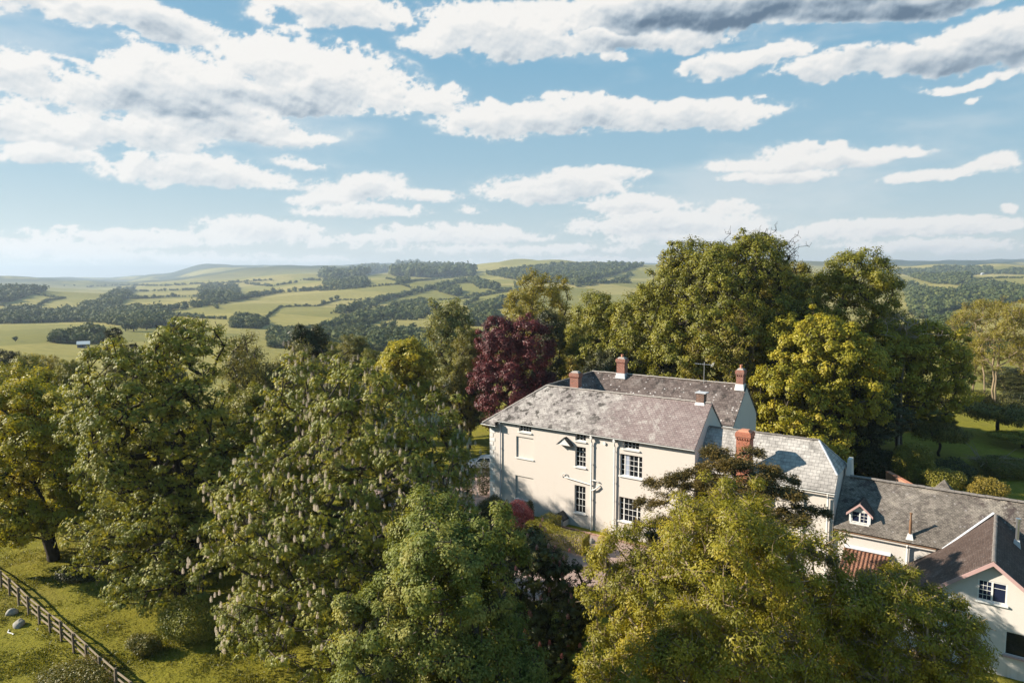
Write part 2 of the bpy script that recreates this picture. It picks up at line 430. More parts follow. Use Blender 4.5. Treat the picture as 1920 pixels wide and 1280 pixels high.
def chimney(parent, off, c, w, d, z0, z1, mat='brick', corbel=True, pots=1, dentil=False, pot_h=.35, base=None, slabcap=False, label=None):
    b = MB(off); x, y = c
    top = z1
    if corbel: top = z1-.42
    b.box((x-w/2, y-d/2, z0), (x+w/2, y+d/2, top))
    if corbel:
        st = [(.04, .08), (.085, .16), (.085, .10), (.035, .08)]; z = top
        for gro, h in st:
            b.box((x-w/2-gro, y-d/2-gro, z), (x+w/2+gro, y+d/2+gro, z+h)); z += h
        if dentil:
            k = int((w+.1)/.16)
            for i in range(k):
                xx = x-w/2-.06+(w+.12)*(i+.5)/k
                b.box((xx-.045, y-d/2-.082, top-.10), (xx+.045, y-d/2-.002, top-.002))
            k = int((d+.1)/.16)
            for i in range(k):
                yy = y-d/2-.06+(d+.12)*(i+.5)/k
                b.box((x+w/2+.002, yy-.045, top-.10), (x+w/2+.082, yy+.045, top-.002))
    o = b.build('chimney', M[mat], parent)
    if label: o['label'] = label
    if slabcap:
        s = MB(off); s.box((x-w/2-.1, y-d/2-.08, z1+.003), (x+w/2+.16, y+d/2+.08, z1+.07)); s.build('cap_slab', M['lead'], o)
    else:
        s = MB(off); s.frustum((x, y), w*.95, d*.95, z1+.002, w*.6, d*.6, z1+.14); s.build('flaunching', M['ridge' if mat != 'brick_orange' else 'terra'], o)
    for i in range(pots):
        p = MB(off); xx = x+(i-(pots-1)/2)*.4
        prof = [(.13, 0), (.115, .08), (.105, pot_h-.08), (.135, pot_h-.05), (.135, pot_h), (.09, pot_h), (.085, pot_h-.1)]
        n = 10; rg = [[(xx+r*math.cos(2*math.pi*k/n), y+r*math.sin(2*math.pi*k/n), z1+.10+h) for k in range(n)] for r, h in prof]
        for a, bb in zip(rg, rg[1:]):
            for k in range(n): p.poly([a[k], a[(k+1) % n], bb[(k+1) % n], bb[k]], True)
        p.build('chimney_pot', M['terra'], o)
    if base:
        s = MB(off); s.frustum((x, y), w+.22, d+.22, base[0], w+.05, d+.05, base[1]); s.build('flashing', M['white' if len(base) > 2 else 'lead'], o)
    return o

rnd = random.Random(5)
def ridge(parent, off, pts, name='ridge_tiles', mat='ridge', r=.10, step=.42):
    """capping tiles laid end to end, each a little out of line"""
    mb = MB(off)
    for a, b in zip(pts, pts[1:]):
        a, b = Vector(a), Vector(b); n = max(1, round((b-a).length/step)); dirn = (b-a).normalized()
        side = dirn.cross(Vector((0, 0, 1))).normalized(); up = side.cross(dirn)
        for k in range(n):
            p = a+(b-a)*k/n; q = a+(b-a)*(k+.97)/n; j = rnd.uniform(-.012, .012); jj = rnd.uniform(-.012, .012)
            ring = lambda c, g: [c+side*(r*g*math.cos(t))*1.15+up*(r*g*math.sin(t)*.75+j-.02)+side*jj for t in (math.pi, 2.5, 1.9, 1.25, .64, 0)]
            A, B = ring(p, 1.0), ring(q, .95)
            for i in range(5): mb.poly([A[i], A[i+1], B[i+1], B[i]], True)
            mb.poly(A[::-1]); mb.poly(B)
    return mb.build(name, M[mat], parent)
def gutter(parent, off, a, b, mat='white', r=.065, name='gutter'):
    mb = MB(off); a, b = Vector(a), Vector(b); dirn = (b-a).normalized(); side = dirn.cross(Vector((0, 0, 1))).normalized()
    n = 7; out = []; inn = []
    for e in (a, b):
        out.append([e+side*r*math.cos(math.pi+math.pi*k/n)+Vector((0, 0, r*math.sin(math.pi+math.pi*k/n))) for k in range(n+1)])
        inn.append([e+side*r*.85*math.cos(math.pi+math.pi*k/n)+Vector((0, 0, r*.85*math.sin(math.pi+math.pi*k/n))) for k in range(n+1)])
    for k in range(n):
        mb.poly([out[0][k], out[0][k+1], out[1][k+1], out[1][k]], True); mb.poly([inn[0][k], inn[1][k], inn[1][k+1], inn[0][k+1]], True)
    for k in (0, n): mb.poly([out[0][k], out[1][k], inn[1][k], inn[0][k]])
    for e in (0, 1):
        for k in range(n): mb.poly([out[e][k], out[e][k+1], inn[e][k+1], inn[e][k]])
    return mb.build(name, M[mat], parent)

# ======================================================= main house
B0 = (0, 0, 0)
house = building('country_house', 'large cream country house with slate roof, sash windows and red brick chimneys', 'house', B0)
ZE, ZR = 8.16, 11.14
wins = dict(atticL=(2.12, 3.44, 7.40, 7.93), up=(1.83, 3.67, 5.03, 6.92, .11), low=(1.74, 3.68, 1.25, 3.35, .11),
            attic1=(7.9, 8.92, 7.38, 7.93), sash1=(7.9, 8.92, 5.17, 6.88), sash0=(7.87, 8.93, 1.2, 3.55),
            attic2=(12.34, 13.73, 7.34, 7.93), trip1=(12.08, 14.02, 5.1, 6.87), trip0=(12.05, 13.95, 1.35, 3.33))
w = MB(B0)
wall_face(w, front3(0), -1.1, 18.3, -2, 8.12, list(wins.values()))
# right gable end, rising from the front to the ridge and down behind
wall_face(w, east3(18.3), 0, 6.6, -2, 12, keep=[(-.865, 1, 8.12), (.865, 1, 8.12+.865*6.86)])
# west front, rear range and the inner court walls
wall_face(w, lambda y, z, d: (-1.1+d, y, z), 0, 15.2, -2, 8.0)
wall_face(w, front3(6.6, -1), 3, 18.3, -2, 8.2); wall_face(w, front3(8.55), 4.5, 18.4, -2, 8.38)
wall_face(w, front3(15.2, -1), -1.1, 18.4, -2, 8.2)
wall_face(w, east3(18.4), 8.55, 15.2, -2, 12.2, keep=[(-.87, 1, 8.42-.87*8.55), (.87, 1, 8.42+.87*15.25)])
w.build('wall', M['stucco'], house)
# eaves soffit under the front slope
so = MB(B0); so.box((-.08, -.24, 8.02), (18.28, -.004, 8.065)); so.box((-1.55, -.55, 7.60), (-.12, -.004, 7.66)); so.box((-1.55, .004, 7.60), (-1.104, 15.2, 7.66))
so.build('soffit', M['white'], house)
# roof: one covering with the front, west, inner and rear slopes
rf = MB(B0)
rf.slab([(-.1, -.27, ZE), (18.36, -.27, ZE), (18.36, 3.3, ZR), (2.9, 3.3, ZR), (-.1, .735, 8.99)], .09)
rf.slab([(-1.6, -.55, 7.79), (-.1, -.55, 7.79), (-.1, .735, 8.99)], .09)
rf.slab([(18.36, 3.3, ZR), (18.36, 6.7, 8.2), (2.9, 6.7, 8.2), (2.9, 3.3, ZR)], .09)
rf.slab([(-1.6, -.55, 7.79), (2.9, 3.3, ZR), (2.9, 11.9, 11.45), (-1.6, 15.6, 7.79)], .09)
rf.build('roof', M['slate_main'], house)
r2 = MB(B0)
r2.slab([(2.92, 11.9, 11.5), (5.9, 8.4, 8.42), (18.46, 8.4, 8.42), (18.46, 11.9, 11.5)], .09)
r2.slab([(2.92, 11.9, 11.5), (18.46, 11.9, 11.5), (18.46, 15.5, 8.3), (-1.6, 15.5, 7.85)], .09)
r2.slab([(2.92, 3.4, 11.08), (2.92, 11.88, 11.44), (6.4, 11.88, 8.2), (6.4, 3.4, 8.0)], .09)
r2.build('roof', M['slate_rear'], house)['label'] = 'darker tiled rear roof spotted with pale lichen'
ridge(house, B0, [(2.9, 3.3, ZR+.03), (18.3, 3.3, ZR+.03)]); ridge(house, B0, [(-1.6, -.55, 7.83), (2.9, 3.3, ZR+.03)], 'hip_tiles')
ridge(house, B0, [(2.9, 11.9, 11.54), (18.4, 11.9, 11.54)]); ridge(house, B0, [(2.9, 3.3, ZR+.03), (2.9, 11.9, 11.5)], mat='ridge_dark')
gutter(house, B0, (-.12, -.33, 8.10), (18.34, -.33, 8.10), r=.055); gutter(house, B0, (-1.66, -.63, 7.70), (-.1, -.63, 7.70))
gutter(house, B0, (16.0, 8.3, 8.33), (18.4, 8.3, 8.33)); gutter(house, B0, (-1.68, 15.5, 7.70), (-1.68, -.6, 7.70))
bk = MB(B0); bk.box((-.16, -.56, 7.68), (-.04, -.30, 8.0)); bk.build('gutter_end_box', M['dark'], house)
chimney(house, B0, (5.72, 3.75), .85, .62, 10.3, 12.5, pots=0, base=(10.85, 11.2), label='brick chimney at the left of the front ridge')
chimney(house, B0, (17.42, 3.45), .62, .62, 10.3, 11.85, mat='brick_old', corbel=False, pots=0, slabcap=True, base=(10.9, 11.12, 1), label='old brown brick chimney with a slab cap on the right gable')
chimney(house, B0, (6.3, 11.75), .85, .7, 10.6, 13.05, pots=1, pot_h=.3, base=(11.1, 11.62), label='brick chimney with a pot on the rear ridge')
chimney(house, B0, (17.95, 11.7), .62, .7, 10.6, 12.85, dentil=True, pots=1, base=(11.05, 11.6, 1), label='brick chimney with a pot on the rear gable')
# windows
for k, c, r, kw in (('atticL', 4, 2, {}), ('attic1', 3, 2, {}), ('attic2', 4, 2, {}), ('sash1', 3, 4, {}), ('sash0', 3, 4, {}),
                    ('trip1', [1, 3, 1], [4, 4, 4], dict(mull=(12.46, 13.64), curtain=(12.52, 12.82))), ('trip0', [1, 3, 1], [4, 4, 4], dict(mull=(12.43, 13.6)))):
    a = wins[k]; window(house, B0, front3(0), *a[:4], c, r, **kw)
for k in ('up', 'low'):
    a = wins[k]; s = MB(B0); s.box((a[0]-.06, -.09, a[2]-.09), (a[1]+.06, -.002, a[2]-.01)); s.build('sill', M['white'], house)
# quoins at the left corner
for i in range(19):
    q = MB(B0); L = .55 if i % 2 else .34; z = .25+i*.39
    q.box((-1.13, -.03, z), (-1.1+L, -.002, z+.33)); q.box((-1.13, -.002, z), (-1.102, .55-.2*(i % 2), z+.33)); q.build('quoin', M['white'], house)
# rainwater and soil pipes
def pipe(parent, off, path, r=.05, mat='white', name='downpipe', collars=()):
    p = MB(off); p.tube(path, r, 9)
    for c in collars: p.tube([(c[0], c[1], c[2]-.05), (c[0], c[1], c[2]+.05)], r*1.35, 9)
    return p.build(name, M[mat], parent)
pipe(house, B0, [(.15, -.12, -.5), (.15, -.12, 7.5), (.15, -.3, 7.9)], .055, 'lead', collars=[(.15, -.12, z) for z in (1.6, 3.6, 5.6)])
pipe(house, B0, [(9.55, -.14, -.3), (9.55, -.14, 7.45), (9.55, -.32, 8.04)], .065, collars=[(9.55, -.14, z) for z in (1.2, 2.6, 4.2, 5.6, 7.2)])
pipe(house, B0, [(11.66, -.14, -.3), (11.66, -.14, 7.4), (11.66, -.32, 8.04)], .06, collars=[(11.66, -.14, z) for z in (1.4, 2.9, 4.4, 5.8, 7.0)])
for s_ in (9.55, 11.66):
    h = MB(B0); h.frustum((s_, -.26), .16, .16, 7.72, .22, .22, 7.96); h.build('rainwater_hopper', M['white'], house)
pipe(house, B0, [(6.95, -.02, 4.1), (6.95, -.12, 4.1), (7.2, -.12, 4.07), (9.5, -.12, 3.86)], .05, name='waste_pipe')
pipe(house, B0, [(6.72, -.02, 4.0), (6.72, -.1, 4.2), (6.86, -.12, 4.42), (7.1, -.1, 4.35), (7.22, -.06, 4.12)], .03, name='waste_pipe')
pipe(house, B0, [(9.6, -.12, 4.3), (10.0, -.14, 4.28), (10.18, -.12, 4.2), (10.22, -.02, 4.18)], .05, name='waste_pipe')
pipe(house, B0, [(9.6, -.14, 3.4), (9.9, -.16, 3.55), (10.25, -.14, 3.85), (10.3, -.02, 3.9)], .055, name='waste_pipe')
d_ = MB(B0); d_.tube([(10.68, -.002, 7.5), (10.68, -.10, 7.5)], .13, 14); d_.build('alarm_box', M['white'], house)
# little gabled hood on brackets high on the front
hd = MB(B0); hz, hzt = 6.92, 7.58
hd.slab([(6.32, -.50, hz), (7.05, -.50, hzt), (7.05, -.004, hzt), (6.32, -.004, hz)], .05); hd.slab([(7.05, -.50, hzt), (7.78, -.50, hz), (7.78, -.004, hz), (7.05, -.004, hzt)], .05)
ho = hd.build('hood', M['slate_hood'], house)
hb = MB(B0); hb.poly([(6.48, -.44, hz+.06), (7.62, -.44, hz+.06), (7.05, -.44, hzt-.1)]); hb.poly([(6.48, -.40, hz+.06), (7.05, -.40, hzt-.1), (7.62, -.40, hz+.06)])
hb.box((6.45, -.46, hz+.0), (7.65, -.38, hz+.055)); hb.build('fascia', M['white'], ho)
ch = MB(B0)
ch.slab([(6.1, -.95, .55), (6.75, -.95, 1.12), (6.75, -.004, 1.12), (6.1, -.004, .55)], .05); ch.slab([(6.75, -.95, 1.12), (7.4, -.95, .55), (7.4, -.004, .55), (6.75, -.004, 1.12)], .05)
co_ = ch.build('cellar_hood', M['slate_hood'], house)
cw = MB(B0); cw.poly([(6.18, -.9, -.3), (7.32, -.9, -.3), (7.32, -.9, .56), (6.75, -.9, 1.05), (6.18, -.9, .56)]); cw.box((6.18, -.88, -.3), (6.24, -.004, .55)); cw.box((7.26, -.88, -.3), (7.32, -.004, .55)); cw.build('hood_wall', M['stucco_white'], co_)
# television aerial on the rear ridge
ae = MB(B0); ae.tube([(14.6, 11.7, 11.2), (14.6, 11.7, 13.3)], .025, 6)
ae.tube([(13.7, 11.7, 13.1), (15.5, 11.7, 13.05)], .018, 5)
for k in range(9): ae.tube([(13.75+k*.2, 11.4, 13.1), (13.75+k*.2, 12.0, 13.1)], .012, 5)
for k in range(4): ae.tube([(15.3, 11.45+k*.17, 12.9), (15.45, 11.45+k*.17, 13.3)], .012, 5)
ae.build('aerial', M['alu'], house)

# ======================================================= pale slated service wing with the orange chimney
BW = (23, 2.5, 0)
WE, WZE, WR, WZR, WS = .12, 6.52, 2.7, 9.42, 28.03
wk = (WZR-WZE)/(WR-WE); WB = 2*WR-WE
wing = building('service_wing', 'pale slated wing with a tall orange brick chimney joined to the cream house', 'house', BW)
w = MB(BW)
wall_face(w, front3(.42), 18.32, 27.95, -2.5, 6.62, [(19.6, 20.6, 3.6, 5.0), (24.6, 25.6, 1.2, 2.9)])
wall_face(w, east3(27.95), .42, WB-.3, -2.5, 7.5, keep=[(-wk, 1, 6.72-wk*.42), (wk, 1, 6.72+wk*(WB-.3))])
wall_face(w, front3(WB-.3, -1), 18.32, 27.95, -2.5, 6.55)
w.build('wall', M['stucco'], wing)
window(wing, BW, front3(.42), 19.6, 20.6, 3.6, 5.0, 3, 4); window(wing, BW, front3(.42), 24.6, 25.6, 1.2, 2.9, 3, 4)
kz, kt = 7.5, WE+(7.5-WZE)/wk
rf = MB(BW)
rf.slab([(18.32, WE, WZE), (WS, WE, WZE), (WS, kt, kz), (26.4, WR, WZR), (18.32, WR, WZR)], .09)
rf.slab([(26.4, WR, WZR), (WS, kt, kz), (WS, 2*WR-kt, kz)], .09)
rf.slab([(18.32, WR, WZR), (26.4, WR, WZR), (WS, 2*WR-kt, kz), (WS, WB, WZE), (18.32, WB, WZE)], .09)
rf.build('roof', M['slate_wing'], wing)
ridge(wing, BW, [(18.4, WR, WZR+.03), (26.4, WR, WZR+.03)], mat='ridge_dark'); ridge(wing, BW, [(26.4, WR, WZR+.03), (WS, kt, kz+.03)], 'hip_tiles', 'lead', .07); ridge(wing, BW, [(26.4, WR, WZR+.03), (WS, 2*WR-kt, kz+.03)], 'hip_tiles', 'lead', .07)
gutter(wing, BW, (18.4, WE-.08, WZE-.06), (WS, WE-.08, WZE-.06))
for s_ in (25.9, 27.6): pipe(wing, BW, [(s_, .28, -.5), (s_, .28, 6.0), (s_, .06, 6.4)], .055, collars=[(s_, .28, z) for z in (2.2, 4.6)])
chimney(wing, BW, (22.0, -.1), .95, .92, -.5, 10.0, mat='brick_orange', dentil=True, pots=0, label='tall orange brick chimney with a dentil course')

# ======================================================= long low cottage range
BR = (34, 3.5, 0)
cot = building('cottage', 'long low cottage with mottled grey brown roof, one dormer and a rusty flue', 'cottage', BR)
RE, RZE, RR, RZR = .36, 4.03, 3.5, 6.95
RB = 2*RR-RE; rk = (RZR-RZE)/(RR-RE); zr = lambda t: RZE+rk*(t-RE)
w = MB(BR)
wall_face(w, front3(.62), 28.0, 48, -3, zr(.62)-.12); wall_face(w, lambda y, z, d: (28.04+d, y, z), .62, RB-.26, -3, 7, keep=[(-rk, 1, zr(.62)-.14-rk*.62), (rk, 1, zr(.62)-.14+rk*(RB-.26))])
wall_face(w, front3(RB-.26, -1), 28.0, 48, -3, zr(.62)-.12)
w.build('wall', M['stucco_white'], cot)
rf = MB(BR)
rf.slab([(28.0, RE, RZE), (48, RE, RZE), (48, RR, RZR), (28.0, RR, RZR)], .1)
rf.slab([(28.0, RR, RZR), (48, RR, RZR), (48, RB, RZE), (28.0, RB, RZE)], .1)
rf.build('roof', M['slate_range'], cot)
ridge(cot, BR, [(28.4, RR, RZR+.03), (48, RR, RZR+.03)], r=.14, mat='ridge_dark')
gutter(cot, BR, (28.05, RE-.07, RZE-.08), (34.0, RE-.07, RZE-.08), 'rust', .055)
pipe(cot, BR, [(32.42, .48, -.5), (32.42, .48, 3.6), (32.42, .32, 3.9)], .07)
cs = MB(BR); cs.frustum((28.3, 3.9), .42, .85, 6.4, .26, .7, 8.15); cs.build('chimney', M['stucco_white'], cot)['label'] = 'narrow rendered chimney stump'
# dormer
dm = MB(BR); T0 = .9; da, dbb, dc = 28.85, 30.16, 29.505
wall_face(dm, front3(T0), da, dbb, 4.3, 6.2, [(28.99, 30.02, 4.53, 5.31, .07)], keep=[(-.93, 1, 5.28-.93*da), (.93, 1, 5.28+.93*dbb)])
dm.box((da, T0+.01, 4.3), (da+.04, 2.2, 5.25)); dm.box((dbb-.04, T0+.01, 4.3), (dbb, 2.2, 5.25))
do = dm.build('dormer', M['white'], cot)
window(do, BR, front3(T0), 28.99, 30.02, 4.53, 5.31, [1, 2], [[.62], 3], depth=.08, mull=(29.5,), bar=.02, frame=.06, glass='glass_blue', sash=False)
dr = MB(BR)
dr.slab([(da-.14, T0-.16, 5.16), (dc, T0-.16, 5.90), (dc, 2.75, 5.98), (da-.14, 1.9, 5.2)], .06)
dr.slab([(dc, T0-.16, 5.90), (dbb+.14, T0-.16, 5.16), (dbb+.14, 1.9, 5.2), (dc, 2.75, 5.98)], .06)
dr.build('dormer_roof', M['slate_gable'], do)
bb = MB(BR)
for a, b_ in (((da-.16, 5.12), (dc, 5.88)), ((dc, 5.88), (dbb+.16, 5.12))):
    P = [(a[0], T0-.2, a[1]-.13), (b_[0], T0-.2, b_[1]-.13), (b_[0], T0-.2, b_[1]+.03), (a[0], T0-.2, a[1]+.03)]
    Q = [(p[0], T0-.165, p[2]) for p in P]; bb.poly(P); bb.poly(Q[::-1])
    for k in range(4): bb.poly([P[k], Q[k], Q[(k+1) % 4], P[(k+1) % 4]])
bb.build('bargeboard', M['pink'], do)
fx, fy = 32.5, .70
fl = MB(BR); fl.tube([(fx, fy, 4.1), (fx, fy, 5.35)], .085, 10); fl.tube([(fx, fy, 5.35), (fx, fy, 5.5)], .085, 10, r1=.05); fl.tube([(fx, fy, 5.5), (fx, fy, 5.85)], .05, 8); fl.tube([(fx, fy, 5.8), (fx, fy, 5.9)], .085, 8)
fo = fl.build('flue', M['rust'], cot)
fb = MB(BR); fb.frustum((fx, fy), .55, .5, 3.95, .26, .26, 4.5); fb.build('flashing', M['white'], fo)

# ======================================================= pantiled lean-to under the cottage wall
BL = (30.1, -.5, 0)
lean = building('lean_to', 'small lean-to with orange clay pantile roof under the cottage wall', 'outhouse', BL)
pt = MB(BL); na, nb = 84, 12; LX, LW = 28.7, 2.78
for j in range(nb):
    q0, q1 = j/nb, (j+1)/nb; wv = lambda i: .042*math.sin(i/na*LW*2*math.pi/.24)
    row0 = [(LX+LW*i/na, .60-2.2*q0, 2.86-1.2*q0+wv(i)-.012) for i in range(na+1)]
    row1 = [(LX+LW*i/na, .60-2.2*q1-.02, 2.86-1.2*q1+wv(i)+.022) for i in range(na+1)]
    for i in range(na): pt.poly([row1[i], row1[i+1], row0[i+1], row0[i]], True)
    for i in range(na):
        a, b_ = row1[i], row1[i+1]; pt.poly([(a[0], a[1], a[2]-.035), (b_[0], b_[1], b_[2]-.035), b_, a])
pt.build('roof', M['terra_tile'], lean)
lw = MB(BL); lw.poly([(LX+.08, .61, -1), (LX+.08, -1.5, -1), (LX+.08, -1.5, 1.6), (LX+.08, .61, 2.74)]); lw.poly([(LX+LW-.08, -1.5, -1), (LX+LW-.08, .61, -1), (LX+LW-.08, .61, 2.74), (LX+LW-.08, -1.5, 1.6)])
lw.box((LX+.081, -1.52, -1), (LX+LW-.081, -1.38, 1.6)); lw.build('wall', M['stucco_white'], lean)
lf = MB(BL); lf.slab([(LX, .36, 2.86), (LX+LW, .36, 2.86), (LX+LW, .615, 3.02), (LX, .615, 3.02)], .02); lf.build('flashing', M['lead'], lean)
bwl = building('brick_wall', 'short broken brick wall between the pantile lean-to and the brown roofed cottage', 'wall', (31.9, -.2, 0))
bq = MB((31.9, -.2, 0)); bq.box((31.52, -.3, -1), (32.55, -.05, 2.1)); bq.box((31.52, -.3, 2.1), (31.85, -.05, 2.4)); bq.box((32.2, -.3, 2.1), (32.55, -.05, 2.25))
bq.build('wall', M['brick_pink'], bwl)

# ======================================================= gabled cottage at the lower right
BG = (37, -3, 0)
gab = building('gabled_cottage', 'rendered cottage with brown gabled roof and pink bargeboards', 'cottage', BG)
SL = .795; ZA = 6.15; SA = 36.95; TG = -6.1; TV = TG-.3
gz_ = lambda s: ZA-SL*abs(s-SA)
w = MB(BG)
gh = [(36.33, 37.62, 3.87, 5.0, .08), (37.66, 39.5, 1.22, 2.5, .10), (34.6, 35.3, 2.1, 2.55, .08)]
wall_face(w, front3(TG), 32.55, 41.4, -1.5, 6.15, gh, keep=[(-SL, 1, ZA-.12-SL*SA), (SL, 1, ZA-.12+SL*SA)])
wall_face(w, lambda y, z, d: (32.55+d, y, z), TG, .62, -1.5, 2.6); wall_face(w, east3(41.4), TG, .62, -1.5, 2.6)
w.build('wall', M['stucco_gable'], gab)
rf = MB(BG); sl = 32.28; sr = 41.62
tq = RE+(ZA-RZE)/rk; sv = SA-(ZA-zr(.5))/SL
rf.slab([(sl, TV, gz_(sl)), (SA, TV, ZA), (SA, tq+.05, ZA), (sv, .5, gz_(sv)), (sl, .5, gz_(sl))], .1)
rf.slab([(SA, TV, ZA), (sr, TV, gz_(sr)), (sr, .5, gz_(sr)), (2*SA-sv, .5, gz_(sv)), (SA, tq+.05, ZA)], .1)
rf.build('roof', M['slate_gable'], gab)
ridge(gab, BG, [(SA, TV, ZA+.03), (SA, tq-.1, ZA+.03)], mat='ridge_dark', r=.09)
bb = MB(BG)
for sx in (sl, sr):
    P = [(sx, TV-.05, gz_(sx)-.2), (SA, TV-.05, ZA-.2), (SA, TV-.05, ZA+.03), (sx, TV-.05, gz_(sx)+.03)]
    Q = [(p[0], TV-.01, p[2]) for p in P]; bb.poly(P if sx < SA else P[::-1]); bb.poly(Q[::-1])
    for k in range(4): bb.poly([P[k], Q[k], Q[(k+1) % 4], P[(k+1) % 4]])
bb.build('bargeboard', M['pink'], gab)
sf = MB(BG)
sf.slab([(sl, TV, gz_(sl)-.13), (SA, TV, ZA-.13), (SA, TG-.005, ZA-.13), (sl, TG-.005, gz_(sl)-.13)], .02)
sf.slab([(SA, TV, ZA-.13), (sr, TV, gz_(sr)-.13), (sr, TG-.005, gz_(sr)-.13), (SA, TG-.005, ZA-.13)], .02)
sf.build('soffit', M['stucco_white'], gab)
window(gab, BG, front3(TG), 36.33, 37.62, 3.87, 5.0, [3, 1], [4, [.72]], depth=.08, mull=(36.97,), bar=.018, frame=.07, glass='glass_blue', sash=False)
window(gab, BG, front3(TG), 37.66, 39.5, 1.22, 2.5, [1, 1], [1, 1], depth=.1, mull=(38.6,), frame=.05, sash=False, sill_mat='pink')
window(gab, BG, front3(TG), 34.6, 35.3, 2.1, 2.55, 1, 1, depth=.08, sash=False)
ex = MB(BG); ex.box((35.97, TG-.14, 2.84), (36.19, TG-.002, 2.96)); ex.tube([(36.08, TG-.2, 2.82), (36.08, TG-.06, 2.88)], .07, 8); ex.build('outside_lamp', M['dark'], gab)
vf = MB(BG); vf.slab([(sv-.17, RE+.02, zr(RE)+.03), (sv-.07, RE-.02, zr(RE)+.03), (SA-.07, tq-.05, ZA+.07), (SA-.17, tq+.06, ZA+.10)], .02); vf.build('valley_flashing', M['lead'], gab)
f2 = MB(BG); f2.tube([(38.02, -.1, 5.0), (38.02, -.1, 6.75)], .10, 10); f2.tube([(38.02, -.1, 6.7), (38.02, -.1, 6.9)], .14, 10)
f2o = f2.build('flue', M['steel'], gab)
f3 = MB(BG); f3.frustum((38.02, -.1), .5, .5, 4.9, .26, .26, 5.6); f3.build('flashing', M['lead'], f2o)

# ======================================================= hipped outhouse tip behind the cottage range
BO = (33.75, 9, 0)
oh = building('outhouse', 'small outhouse with steep hipped roof peeping over the cottage ridge', 'outhouse', BO)
w = MB(BO); w.box((32.0, 7.3, -2.5), (35.5, 10.7, 3.7)); w.build('wall', M['stucco_white'], oh)
rf = MB(BO); ap = (33.76, 9.0, 6.33); cs_ = [(31.8, 7.1, 3.6), (35.7, 7.1, 3.6), (35.7, 10.9, 3.6), (31.8, 10.9, 3.6)]
for k in range(4): rf.slab([cs_[k], cs_[(k+1) % 4], ap], .07)
rf.build('roof', M['slate_range'], oh)

# ======================================================= corrugated shed under the front trees
BS = tuple(at_height(1560, 1225, 1.9)); 
shed = empty('tin_shed', (BS[0], BS[1], 0), 'low shed with corrugated grey tin roof under the front trees', 'shed', rotz=HROT)
sm = MB(); n = 120; W = 3.2; D = 3.4
for i in range(n):
    x0, x1 = -W+2*W*i/n, -W+2*W*(i+1)/n; z0, z1 = .03*math.sin(x0*2*math.pi/.16), .03*math.sin(x1*2*math.pi/.16)
    for (ya, za), (yb, zb) in (((-D, 1.3), (0, 1.9)), ((0, 1.9), (D, 1.3))):
        sm.poly([(x0, ya, za+z0), (x1, ya, za+z1), (x1, yb, zb+z1), (x0, yb, zb+z0)], True)
sm.build('roof', M['tin'], shed)
sw = MB(); sw.box((-W+.15, -D+.15, -2), (W-.15, D-.15, 1.24)); sw.build('wall', M['wood_dark'], shed)

# garden wall of pink brick behind
gw = empty('garden_wall', hw(29.2, 24.6, 0), 'pink brick garden wall half hidden by the clipped green shrub', 'wall')
a = hw(28.1, 26.4); b_ = hw(31.0, 21.9); dv = (b_-a).normalized(); nv = Vector((-dv.y, dv.x, 0))*.17
mb = MB(hw(29.2, 24.6, 0)); zt = 1.9
P = [a-nv, b_-nv, b_+nv, a+nv]
mb.poly([(p.x, p.y, zt) for p in P])
for k in range(4): p, q = P[k], P[(k+1) % 4]; mb.poly([(p.x, p.y, -2), (q.x, q.y, -2), (q.x, q.y, zt), (p.x, p.y, zt)])
mb.build('wall', M['brick_pink'], gw)
mb = MB(hw(29.2, 24.6, 0)); nv *= 1.3; P = [a-nv, b_-nv, b_+nv, a+nv]
mb.slab([(p.x, p.y, zt+.08) for p in P], .075); mb.build('coping', M['terra'], gw)
